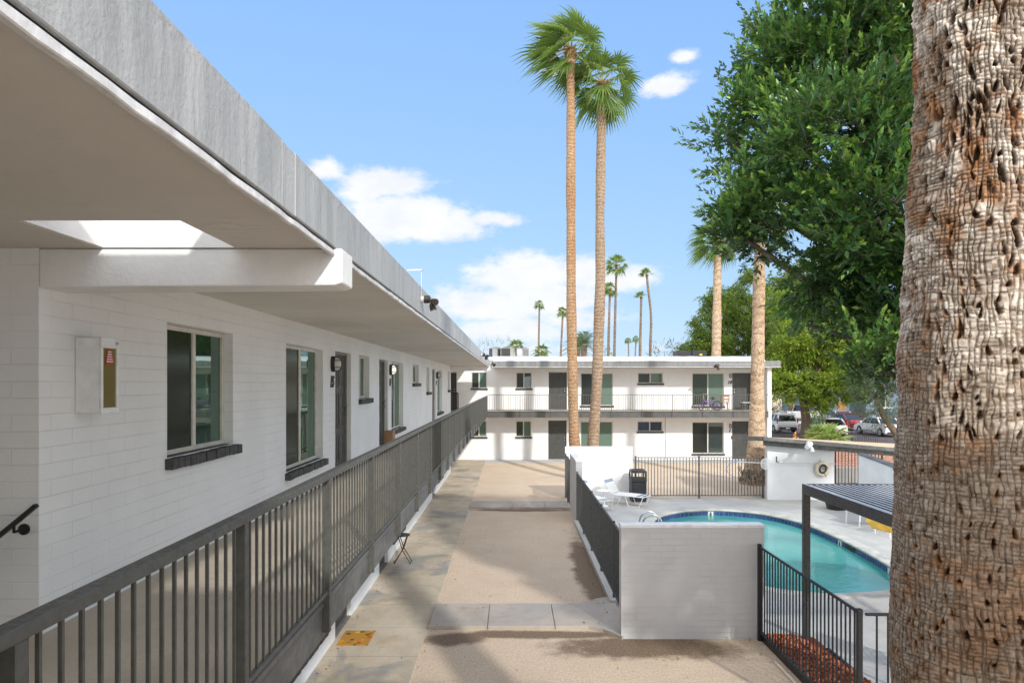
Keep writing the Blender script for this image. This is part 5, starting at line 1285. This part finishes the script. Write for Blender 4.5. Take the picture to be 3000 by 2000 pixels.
# holes of old leaf bases: random wedge-shaped pits
hole = np.zeros_like(ZZ); rim = np.zeros_like(ZZ)
gh = np.random.default_rng(3)
for k in range(900):
    u0 = gh.uniform(-.64,.64); z0 = 6.4-4.1*gh.uniform(0,1)**1.35; up_ = np.clip((z0-3.2)/2.2, 0, 1)
    hu = gh.uniform(.004,.0115)*(1+.6*up_); hv = gh.uniform(.009,.030)*(1+.75*up_); tl = gh.uniform(-.35,.35)
    jj = (zs > z0-.16) & (zs < z0+.16)
    if not jj.any(): continue
    uu = U[jj]-u0-(ZZ[jj]-z0)*tl; vv = ZZ[jj]-z0
    wd = hu*(1-.55*np.clip(vv/hv, -1, 1)); d = np.sqrt((uu/np.maximum(wd,.003))**2+(vv/hv)**2)
    d = d+(fbm(U[jj]*60, ZZ[jj]*60, 30)-.5)*.5
    hole[jj] = np.maximum(hole[jj], (1-sm(d, .45, 1.05))*gh.uniform(.55,1)); rim[jj] = np.maximum(rim[jj], 1-sm(d, .9, 2.6))
rough_up = sm(ZZ, 4.3, 6.0)
fine = fbm(U*70, ZZ*55, 9, 3)-.5
plate = fbm(U*16, ZZ*22, 21, 3)-.5
crack = np.maximum(np.maximum(ring*.7, ring2*.9), np.maximum(vert*.9, vert2))
h_ = .040*big*(1+.7*rough_up)+.015*plate*(.5+1.2*rough_up)+.008*(cell-.5)*(.3+.9*rough_up)+.007*fine-.0095*crack*(.5+.6*sm(ZZ, 3.8, 5.2))-.042*hole*(.7+.6*rough_up)
dense = (ZZ > 2.35) & (ZZ < 6.35)
h_ = np.where(dense, h_, .02*(fbm(U*6, ZZ*4, 7)-.5)); rr = rad+h_
VX = PX+rr*np.cos(TH); VY = PY+rr*np.sin(TH)
V = np.stack([VX, VY, ZZ], -1).reshape(-1,3); nr, nc = ZZ.shape
i = np.arange(nr-1)[:,None]*nc; j = np.arange(nc)[None]; j2 = (j+1) % nc
Q = np.stack([i+j, i+j2, i+nc+j2, i+nc+j], -1).reshape(-1,4)
me = bpy.data.meshes.new('trunk'); V -= np.array([PX,PY,0]); me.vertices.add(len(V)); me.vertices.foreach_set('co', V.astype(np.float32).ravel())
me.loops.add(Q.size); me.loops.foreach_set('vertex_index', Q.astype(np.int32).ravel()); me.polygons.add(len(Q)); me.polygons.foreach_set('loop_start', np.arange(0, Q.size, 4, dtype=np.int32))
me.update(calc_edges=True)
rust = np.clip(sm(fbm(U*7, ZZ*6, 17, 4), .53, .68)*(.45+.5*rough_up)+rim*.55*sm(fbm(U*9, ZZ*8, 18), .38, .58), 0, 1)
weath_shade = np.clip((.30+.85*sm(plate+big*.8+.5*(cell-.5), -.16, .22))*sm(fbm(U*4, ZZ*3, 19), .25, .58)*(.25+.75*sm(ZZ, 3.5, 4.8))-hole-.25*(cell2 < .2), 0, 1)  # height ramp paints shade over the lower trunk, added to the plates' weathering
fib = np.clip(hole*.95+crack*.72+.35*(cell2 > .88), 0, 1)
cols = np.stack([weath_shade, fib, rust*(1-hole*.3), np.ones_like(fib)], -1).reshape(-1,4).astype(np.float32)
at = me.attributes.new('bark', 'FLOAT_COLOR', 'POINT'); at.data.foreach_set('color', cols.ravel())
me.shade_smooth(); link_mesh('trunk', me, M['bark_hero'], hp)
V, T, va, st = fan_crown((PX,PY,14.1), 2.5, 36, 99, (-.3,.1,0), nl=20)
set_tris('crown', V, T, np.array(va), M['palm_leaf'], hp, (PX,PY,0)); obj('leaf_stalks', st, M['petiole'], hp)

# ------------------------------------------------------------------ street trees and shrubs
def dl(dx, dy, rx_, ry_, y, w=1., depth=.8):
    c = pw(dx, dy, y); k = 1.27551/FX*y; return (c, (rx_*k, (rx_+ry_)/2*k*depth, ry_*k), w)
tree('street_tree', 'large lime green tree with a forked trunk by the parked cars', (22.2,51,0), [(22.0,51,-.05),(22.0,51,1.4),(21.8,51,2.6),(21.6,51,4.0)], .42,
     [dl(1800,700,50,40,52), dl(1870,690,70,50,53), dl(1830,790,65,60,51), dl(1900,800,75,60,51), dl(1795,880,32,42,51), dl(1845,885,40,32,50), dl(1905,885,50,45,50), dl(1950,760,60,60,52), dl(1960,880,40,40,51), dl(1880,935,22,28,49.5,.8)], 24, 11, .25, .44, M['lime'], M['bark'], 101, tw=.55, up=.1, droop=.3, inner=.4, clump=(12,.5))
tree('street_tree', 'drooping willow like tree behind the far roof', (18.7,60,0), [(18.7,60,-.05),(18.7,60,3),(18.9,60,6)], .35,
     [dl(1620,760,38,50,60), dl(1660,710,45,45,60), dl(1700,690,45,40,61), dl(1710,770,50,55,60), dl(1590,800,30,30,59), dl(1650,800,45,40,59), dl(1745,760,35,60,60), dl(1640,680,28,26,60,.8), dl(1720,640,30,25,61,.7)], 22, 12, .25, .40, M['willow'], M['bark'], 111, tw=.8, up=-.1, droop=.45, inner=.4, clump=(12,.55))
tree('street_tree', 'tall mid green tree filling the gap behind the lime tree', (32,78,0), [(32,78,-.05),(32,78,3),(32.3,78,6)], .4,
     [dl(1790,680,55,45,76), dl(1860,650,70,50,78), dl(1950,690,75,60,78), dl(1840,760,70,60,77), dl(2010,760,60,70,76), dl(1930,800,70,60,76), dl(1780,800,40,60,75)], 10, 11, .36, .48, M['mid'], M['bark'], 121, tw=.8, up=.1, droop=.3, inner=.3)
tree('street_tree', 'grey green olive tree with a leaning trunk right of the red sedan', (26.2,46,0), [(26.3,46,-.05),(25.8,46,.9),(25.0,46,2.0),(24.5,46,3.3)], .27,
     [dl(1985,880,38,35,46), dl(2025,860,42,45,46), dl(2050,920,30,35,46), dl(1990,930,28,22,45.5), dl(2020,960,26,20,45.5,.7), dl(2060,830,35,35,46)], 26, 10, .15, .36, M['olive'], M['bark'], 131, tw=.4, up=.2, droop=.1)
tree('shrub', 'wispy yellow green tree tops above the left end of the far roof', (-2,70,0), [(-2,70,-.05),(-2,70,3),(-2,70,5)], .14,
     [dl(1110,800,18,16,70,.45), dl(1140,795,22,14,70,.35), dl(1170,795,14,14,70,.4), dl(1205,808,16,10,70,.4)], 6, 7, .16, .4, M['shrub'], M['branch'], 141, tw=.6, up=.9, cat='tree')
tree('shrub', 'grey green tree top right of the distant palms', (17.5,78,0), [(17.5,78,-.05),(17.5,78,4),(17.5,78,6)], .16,
     [dl(1525,805,28,18,78,.6), dl(1505,812,14,8,78,.6), dl(1545,800,14,18,78,.6)], 5, 8, .2, .4, M['olive'], M['branch'], 151, tw=.6, up=.5, cat='tree')
tree('shrub', 'round dark green tree top behind the right twin palm', (-.0+rx(1774,80),80,0), [(rx(1774,80),80,-.05),(rx(1774,80),80,4)], .2, [dl(1391,812,18,9,80,.8)], 8, 8, .22, .45, M['mid'], M['branch'], 155, tw=.5, cat='tree')
tree('hedge', 'yellow green bushes between the far wing and the lime tree', (20.5,62,0), [(20.5,62,-.05),(20.5,62,1.0)], .1, [dl(1785,915,24,26,62), dl(1800,940,20,18,61), dl(1775,880,14,26,63)], 9, 8, .18, .45, M['shrub'], M['branch'], 161, tw=.5, droop=.2, cat='bush')
tree('hedge', 'dry brown bushes along the blue house', (38,72,0), [(38,72,-.05),(38,72,.4)], .06, [((35.5,72.5,.5),(1.6,.7,.7),1), ((38.2,72,.5),(1.3,.7,.7),1), ((40.8,71.5,.55),(1.2,.7,.6),1)], 14, 8, .14, .4, M['dry'], M['branch'], 171, tw=.3, cat='bush')
# young fan palm by the iron fence
yp = thing('fan_palm', 'young stemless fan palm beside the orange hydrant', 'palm tree', (18.5,40,0))
obj('trunk', MB().tube([(18.5,40,-.02),(18.5,40,.5)], [.22,.16], 10), M['fibre'], yp, smooth=50)
V, T, va, st = fan_crown((18.5,40,.5), 1.75, 22, 12, (0,0,0), nl=18, low=12); set_tris('crown', V, T, np.array(va)+.2, M['palm_leaf'], yp, (18.5,40,0)); obj('leaf_stalks', st, M['petiole'], yp)

gl = np.random.default_rng(77); nl_ = 420
lx_ = np.concatenate([gl.normal(-2.72,.10,90), gl.normal(1.68,.14,110), gl.uniform(-2.7,1.7,90), gl.uniform(1.8,3.9,60), gl.normal(-1.38,.10,70)]); ly_ = np.concatenate([gl.uniform(9.6,30,90), gl.uniform(11.6,20,110), gl.uniform(9.4,30,90), gl.normal(10.7,.35,60), gl.uniform(9.6,30,70)])
C_ = np.stack([lx_, ly_, np.full(nl_, .072)*0+np.where((ly_ > 11.5) & (ly_ < 12.75), .075, .022)], 1); D_ = gl.normal(size=(nl_,3))*[1,1,.15]; N_ = np.array([0,0,1.])+gl.normal(size=(nl_,3))*.25
L_ = gl.uniform(.025,.06,nl_); V, T, va = leaves(C_, D_, N_, L_, L_*.5, gl.random(nl_))
tag(set_tris('leaf_litter', V, T, va, M['dry']), 'scattered dry fallen leaves along the courtyard edges', 'leaves', kind='stuff')

# ------------------------------------------------------------------ street, cars, houses
g = MB(); g.sheet([[(15.5,46.5),(70,44.5),(120,60),(120,70.5),(15.5,70.5)]], .008); tag(obj('street', g, M['asphalt']), kind='structure')
g = MB(); g.box(15,70.6,-.1,120,72.2,.14); g.box(15,44.6,-.1,70,46.4,.10); tag(obj('pavement', g, M['kerb']), kind='structure')
def car(label, loc, rz, paint, kind, group='parked cars in the street'):
    t = thing('parked_car', label, 'car', (*loc, .01), rz, group)
    if kind == 'hatch': L, Wd, belt, top = 4.15, .90, 1.02, 1.60; gh_ = [(.10,belt),(.28,top-.10),(.5,top),(2.35,top),(2.75,top-.07),(3.30,belt)]; body = [(.02,.45),(.0,.75),(.06,belt),(3.15,belt),(3.95,.86),(4.13,.62),(4.12,.34)]
    elif kind == 'wagon': L, Wd, belt, top = 4.3, .88, .98, 1.48; gh_ = [(.16,belt),(.62,top-.05),(.9,top),(2.4,top-.01),(2.75,top-.08),(3.4,belt)]; body = [(.02,.45),(.0,.72),(.05,belt),(3.3,belt),(4.1,.82),(4.28,.60),(4.27,.32)]
    elif kind == 'sedan': L, Wd, belt, top = 4.6, .90, .95, 1.43; gh_ = [(.75,belt),(1.45,top-.04),(1.75,top),(2.6,top-.01),(2.9,top-.08),(3.65,belt)]; body = [(.03,.42),(.0,.70),(.05,.96),(.65,.985),(3.6,belt),(4.4,.78),(4.58,.58),(4.57,.30)]
    else: L, Wd, belt, top = 5.4, .95, 1.10, 1.75; gh_ = [(2.0,belt),(2.1,top-.04),(2.25,top),(3.2,top),(3.5,top-.08),(4.0,belt)]; body = [(.03,.5),(.0,1.08),(4.0,1.12),(5.2,1.0),(5.38,.8),(5.37,.40)]
    r_ = .32; wr, wf = .78, L-.86
    def arch(c): return [(c+.38*math.cos(a), .32+.38*math.sin(a)) for a in np.linspace(0, math.pi, 9)]
    low = [(L-.04,.24)]+arch(wf)+arch(wr)+[(.05,.28)]
    prof = body+[(y, max(z,.22)) for y, z in low]
    def ext(poly, w0, w1, zr0, zr1):
        mb = MB(); n_ = len(poly); hw = lambda z: w0+(w1-w0)*np.clip((z-zr0)/(zr1-zr0), 0, 1)
        tri = tessellate_polygon([[Vector((y, z, 0)) for y, z in poly]])
        vs = [(-hw(z), y, z) for y, z in poly]+[(hw(z), y, z) for y, z in poly]; fs = []
        for a, b, c in tri: fs += [(a,b,c),(n_+c,n_+b,n_+a)]
        fs += [(i_, n_+i_, n_+(i_+1) % n_, (i_+1) % n_) for i_ in range(n_)]; mb.add(vs, fs); return mb
    def fixn(o):
        bm = bmesh.new(); bm.from_mesh(o.data); bmesh.ops.recalc_face_normals(bm, faces=bm.faces); bm.to_mesh(o.data); bm.free(); return o
    bo = fixn(obj('body', ext(prof, Wd, Wd*.97, .5, 1.1), paint, t, local=True)); m_ = bo.modifiers.new('bevel', 'BEVEL'); m_.width = .05; m_.segments = 3; m_.limit_method = 'ANGLE'; m_.angle_limit = R(35)
    g1 = [(y, z-.015) if z > belt else (y, z-.03) for y, z in gh_]
    fixn(obj('windows', ext(g1, Wd*.95, Wd*.74, belt, top), M['car_glass'], t, local=True))
    tw_ = Wd*.745; rf = MB(); y0, y1 = gh_[1][0]+.05, gh_[-2][0]
    roof = [(-tw_,y0,top-.07),(tw_,y0,top-.07),(tw_*1.02,gh_[2][0]+.1,top+.0),(-tw_*1.02,gh_[2][0]+.1,top+.0),(tw_,gh_[3][0],top+.01),(-tw_,gh_[3][0],top+.01),(tw_*.98,y1,top-.08),(-tw_*.98,y1,top-.08)]
    rf.add(roof, [(0,1,2,3),(3,2,4,5),(5,4,6,7)])
    ro = obj('roof', rf, paint, t, local=True); so_ = ro.modifiers.new('thick', 'SOLIDIFY'); so_.thickness = .06; so_.offset = 0
    pl_ = MB()
    for s in (-1, 1):
        for a, b in ((gh_[0],gh_[1]),(gh_[-1],gh_[-2])): pl_.bar((s*Wd*.93,a[0],a[1]-.03),(s*tw_,b[0],b[1]+.01),.09,.09)
        ym = (gh_[2][0]+gh_[3][0])/2+.1; pl_.bar((s*Wd*.935,ym,belt-.02),(s*tw_*1.0,ym-.05,top-.03),.03,.09)
        if kind == 'hatch': pl_.bar((s*Wd*.935,.95,belt-.02),(s*tw_,.85,top-.04),.05,.16)
    obj('pillars', pl_, paint, t, local=True)
    for s in (-1, 1):
        for y in (wr, wf):
            wl = obj('wheel', MB().lathe([(.25,-.10),(r_,-.08),(r_,.08),(.25,.10)], (s*(Wd-.10),y,r_), 20, axis='x'), M['rubber'], t, smooth=40, local=True)
            hb_ = MB(); hb_.lathe([(.215,-.006),(.20,.012),(.05,.02)], (0,0,0), 16, axis='x'); hb_.v = [(s*(Wd-.10+.10)+s*v[0], y+v[1], r_+v[2]) for v in hb_.v]
            obj('rim', hb_, M['alloy'], wl, local=True)
    if kind == 'hatch':
        lt = [((s*.80,.03,.86),(s*.90,.10,1.30)) for s in (-1, 1)]
    elif kind == 'wagon': lt = [((s*.78,.05,.80),(s*.88,.16,1.36)) for s in (-1, 1)]
    elif kind == 'sedan': lt = [((s*.42,-.012,.74),(s*.905,.12,.88)) for s in (-1, 1)]
    else: lt = [((s*.80,-.012,.75),(s*.955,.06,1.05)) for s in (-1, 1)]
    for a, b in lt: obj('tail_lamp', MB().box(*a, *b), M['tail'], t, bevel=.02, local=True)
    bp = MB()
    bp.box(-Wd*.80,-.03,.30,Wd*.80,.10,.56 if kind == 'hatch' else .40); obj('bumper', bp, M['black'], t, bevel=.03, local=True)
    if kind == 'hatch':
        for s in (-1, 1): obj('reflector', MB().box(s*.62,-.045,.34,s*.76,-.02,.44), M['tail'], t, local=True)
    obj('number_plate', MB().box(-.16,-.045,.58 if kind != 'hatch' else .40,.16,-.012,.72 if kind != 'hatch' else .52), M['plate'], t, local=True)
    for s in (-1, 1): obj('mirror', MB().box(s*(Wd+.02),gh_[-1][0]-.42,belt+.0,s*(Wd+.17),gh_[-1][0]-.30,belt+.14), paint, t, bevel=.03, local=True)
    return t
car('white boxy hatchback just right of the far wing corner', (22.75,56.3), R(2), M['car_white'], 'hatch')
car('low white hatchback behind the young fan palm', (24.5,51.5), R(2), M['car_white'], 'wagon')
car('red sedan parked in front of the blue house', (30.4,59.6), R(4), M['car_red'], 'sedan')
car('white sedan partly hidden by the leaning olive trunk', (29.6,52.5), R(2), M['car_white'], 'sedan')
car('pale silver sedan behind the lime tree trunk', (32.6,70.0-4), R(0), M['car_silver'], 'sedan')
car('silver pickup truck at the back left of the parked cars', (30.0,76), R(-78), M['car_silver'], 'pickup')
# hydrant, iron fence
t = thing('fire_hydrant', 'orange fire hydrant behind the iron fence', 'hydrant', (19.1,46,.1))
obj('barrel', MB().lathe([(.17,0),(.17,.05),(.11,.06),(.11,.52),(.14,.54),(.14,.60),(.12,.68),(.05,.76),(.03,.80)], (19.1,46,.1), 16), M['hydrant'], t, smooth=40)
for s in (-1, 1): obj('outlet', MB().tube([(19.1+s*.08,46,.48),(19.1+s*.19,46,.48)], .06, 10), M['hydrant'], t)
ir = thing('iron_fence', 'black wrought iron fence with arched tops and scrolls', 'fence', (18,43.5,0))
for k in range(4):
    x0 = 16.4+k*1.75; f = MB(); pts = [(x0+1.75*s, 43.5, .86+.36*math.sin(math.pi*s)) for s in np.linspace(0,1,13)]
    f.tube(pts, .03, 6); f.bar((x0,43.5,.12),(x0+1.75,43.5,.12),.03)
    for i in range(1, 15): s = i/15; f.bar((x0+1.75*s,43.5,.12),(x0+1.75*s,43.5,.86+.36*math.sin(math.pi*s)),.016)
    for rr_ in (.17, .09): f.tube([(x0+.875+rr_*math.cos(a),43.47,.92+rr_*math.sin(a)) for a in np.linspace(0,2*math.pi,18,endpoint=False)], .016, 5, closed=True)
    obj('arched_panel', f, M['fence'], ir)
    obj('post', MB().bar((x0,43.5,-.02),(x0,43.5,1.0),.06).lathe([(.02,1.0),(.05,1.03),(.02,1.08)], (x0,43.5,0), 8), M['fence'], ir)
# houses across the street
bh = thing('house', 'slate blue house behind the red sedan', 'house', (42,80,0))
w = MB(); w.box(34,78.05,-.05,39.4,86,4.2); wall_open(w, FaceY(76), 39.4, 56, -.05, 4.2, [(41.0,42.2,1.5,3.4)]); w.add([(39.4,76,-.05),(39.4,78.05,-.05),(39.4,78.05,4.2),(39.4,76,4.2)], [(3,2,1,0)]); obj('wall', w, M['blue_house'], bh)
window(bh, FaceY(76), 41.0, 42.2, 1.5, 3.4, 'screen', 'glass_far', sill=False); obj('window_sill', MB().box(40.9,75.86,1.38,42.3,75.998,1.49), M['white_low'], bh)
obj('door', MB().box(37.2,77.98,0,38.2,78.045,2.2), M['wood'], bh)
r = MB(); r.add([(33.5,75.5,4.2),(56.5,75.5,4.2),(56.5,86.5,4.2),(33.5,86.5,4.2),(37,81,5.8),(53,81,5.8)], [(0,1,5,4),(1,2,5),(2,3,4,5),(3,0,4),(3,2,1,0)]); obj('roof', r, M['slab_grey'], bh)
th_ = thing('house', 'tall orange tan building glimpsed through the ficus leaves', 'building', (56,98,0))
obj('wall', MB().box(46,96,-.05,66,106,12.6), M['tan_house'], th_); r = MB(); r.add([(45,95,12.6),(67,95,12.6),(67,107,12.6),(45,107,12.6),(50,101,15),(62,101,15)], [(0,1,5,4),(1,2,5),(2,3,4,5),(3,0,4),(3,2,1,0)]); obj('roof', r, M['tan_house'], th_)

# ------------------------------------------------------------------ light, sky, camera
SUN = Vector((.42,-1.,.61)).normalized()
el = math.asin(SUN.z); az = math.atan2(SUN.x, SUN.y)
l = bpy.data.lights.new('sun', 'SUN'); l.energy = 1.8; l.angle = R(1.8); l.color = (1,.965,.91)
lo = bpy.data.objects.new('sun', l); COL.objects.link(lo); lo.rotation_euler = (-SUN).to_track_quat('-Z', 'Y').to_euler(); lo.location = (10,-20,20)
wd = bpy.data.worlds.new('World'); S.world = wd; wd.use_nodes = True; nt = wd.node_tree; nd = nt.nodes; lk = nt.links
bg = nd['Background']; sky = nd.new('ShaderNodeTexSky'); sky.sky_type = 'NISHITA'; sky.sun_disc = False; sky.sun_elevation = el; sky.sun_rotation = az
sky.altitude = 300; sky.air_density = 1.0; sky.dust_density = .6; sky.ozone_density = 1.6
def mth(op, a, b=None, c=None):
    m_ = nd.new('ShaderNodeMath'); m_.operation = op
    for i_, x in enumerate((a, b, c)):
        if x is None: continue
        if isinstance(x, (int, float)): m_.inputs[i_].default_value = x
        else: lk.new(x, m_.inputs[i_])
    return m_.outputs[0]
tc = nd.new('ShaderNodeTexCoord'); sp = nd.new('ShaderNodeSeparateXYZ'); lk.new(tc.outputs['Generated'], sp.inputs[0])
azn = mth('ARCTAN2', sp.outputs[0], sp.outputs[1]); eln = mth('ARCSINE', sp.outputs[2])
cv = nd.new('ShaderNodeCombineXYZ'); lk.new(azn, cv.inputs[0]); lk.new(mth('MULTIPLY', eln, 1.7), cv.inputs[1])
def nz(scale, det, rough, off=0.):
    q = nd.new('ShaderNodeTexNoise'); q.inputs['Scale'].default_value = scale; q.inputs['Detail'].default_value = det; q.inputs['Roughness'].default_value = rough
    mp = nd.new('ShaderNodeMapping'); mp.inputs['Location'].default_value = (off, off*.7, 0); lk.new(cv.outputs[0], mp.inputs[0]); lk.new(mp.outputs[0], q.inputs['Vector']); return q.outputs['Fac']
def dirn(dx, dy):
    x = dx*1.27551-1500; z = 1123-dy*1.27551; v = Vector((x, FX, z)).normalized(); return math.atan2(v.x, v.y), math.asin(v.z)
clouds = [(885,425,115,42,1.),(830,445,70,32,.9),(935,500,165,66,1.),(1010,530,110,38,.95),(860,520,80,50,.9),(1135,503,75,24,.8),(745,395,65,30,.8),(1215,635,150,58,1.),(1330,632,70,45,1.),(1130,705,150,52,1.),(1250,690,150,60,1.),(1420,645,120,38,.85),(1320,735,120,45,.8),(1170,760,170,45,.8),
          (1530,200,66,30,.85),(1568,130,36,18,.75),(1432,152,22,24,.7),(1478,150,14,18,.3),(1270,160,36,30,.6),(1845,8,40,16,.6),(1200,805,160,26,.6),(1500,800,120,20,.4),(1060,640,70,20,.3),(1850,620,160,40,.5),(2100,300,200,60,.6),(300,300,160,60,.5)]
tot = None
for dx, dy, rx_, ry_, w_ in clouds:
    a0, e0 = dirn(dx, dy); ra = rx_*1.27551/FX*math.cos(a0)**2; re = ry_*1.27551/FX*math.cos(a0)
    u = mth('DIVIDE', mth('SUBTRACT', azn, a0), ra); v = mth('DIVIDE', mth('SUBTRACT', eln, e0), re)
    v = mth('MULTIPLY', v, mth('ADD', 1., mth('MULTIPLY', mth('LESS_THAN', v, 0.), .35)))      # flatter bases
    d2 = mth('ADD', mth('MULTIPLY', u, u), mth('MULTIPLY', v, v)); gx = mth('MULTIPLY', mth('EXPONENT', mth('MULTIPLY', d2, -.9)), w_)
    tot = gx if tot is None else mth('MAXIMUM', tot, gx)
n1 = nz(10, 9, .66); n2 = nz(36, 7, .68, 3.1)
f = mth('ADD', tot, mth('ADD', mth('MULTIPLY', mth('SUBTRACT', n1, .5), 1.35), mth('MULTIPLY', mth('SUBTRACT', n2, .5), .55)))
mr = nd.new('ShaderNodeMapRange'); mr.interpolation_type = 'SMOOTHSTEP'; lk.new(f, mr.inputs[0]); mr.inputs[1].default_value = .25; mr.inputs[2].default_value = .74
gate = nd.new('ShaderNodeMapRange'); gate.interpolation_type = 'SMOOTHSTEP'; lk.new(tot, gate.inputs[0]); gate.inputs[1].default_value = .02; gate.inputs[2].default_value = .25
mask = mth('MULTIPLY', mth('MULTIPLY', mr.outputs[0], gate.outputs[0]), .95)
sh = nd.new('ShaderNodeMapRange'); lk.new(nz(14, 5, .6, 7.), sh.inputs[0]); sh.inputs[1].default_value = .3; sh.inputs[2].default_value = .7
cc = nd.new('ShaderNodeMix'); cc.data_type = 'RGBA'; lk.new(sh.outputs[0], cc.inputs[0]); cc.inputs[6].default_value = (3.15,3.25,3.5,1); cc.inputs[7].default_value = (3.75,3.75,3.8,1)
sr = nd.new('ShaderNodeSeparateColor'); lk.new(sky.outputs[0], sr.inputs[0]); cr = nd.new('ShaderNodeCombineColor')
for i_, (k_, g_) in enumerate(((.98,.42),(1.56,.30),(3.12,.09))): lk.new(mth('MULTIPLY', mth('POWER', mth('MAXIMUM', sr.outputs[i_], .01), g_), k_), cr.inputs[i_])
# bright cloud sheet added outside the view as fill for shaded walls
vm = nd.new('ShaderNodeMapRange'); vm.interpolation_type = 'SMOOTHSTEP'; lk.new(mth('MULTIPLY', sp.outputs[1], -1.), vm.inputs[0]); vm.inputs[1].default_value = -.60; vm.inputs[2].default_value = .05
q = nd.new('ShaderNodeTexNoise'); q.inputs['Scale'].default_value = 2.2; q.inputs['Detail'].default_value = 5; lk.new(tc.outputs['Generated'], q.inputs['Vector'])
vn_ = nd.new('ShaderNodeMapRange'); lk.new(q.outputs['Fac'], vn_.inputs[0]); vn_.inputs[1].default_value = .3; vn_.inputs[2].default_value = .6; vn_.inputs[3].default_value = .45
fill_veil = nd.new('ShaderNodeMix'); fill_veil.data_type = 'RGBA'; lk.new(mth('MULTIPLY', vm.outputs[0], vn_.outputs[0]), fill_veil.inputs[0]); lk.new(cr.outputs[0], fill_veil.inputs[6]); fill_veil.inputs[7].default_value = (7.3,7.3,7.35,1)
mx = nd.new('ShaderNodeMix'); mx.data_type = 'RGBA'; lk.new(mask, mx.inputs[0]); lk.new(fill_veil.outputs[2], mx.inputs[6]); lk.new(cc.outputs[2], mx.inputs[7])
lk.new(mx.outputs[2], bg.inputs['Color']); bg.inputs['Strength'].default_value = .15
cam = bpy.data.cameras.new('camera'); co = bpy.data.objects.new('camera', cam); COL.objects.link(co)
co.location = (0,0,H); co.rotation_euler = (R(90),0,0); cam.lens = 24; cam.sensor_width = 36; cam.shift_y = .041; cam.clip_start = .05; cam.clip_end = 3000
S.camera = co
S.view_settings.view_transform = 'Standard'; S.view_settings.look = 'None'; S.view_settings.exposure = .93; S.view_settings.gamma = 1; S.view_settings.use_curve_mapping = False
S.cycles.max_bounces = 8; S.cycles.diffuse_bounces = 4; S.cycles.glossy_bounces = 3; S.cycles.transparent_max_bounces = 6
S.cycles.use_denoising = True
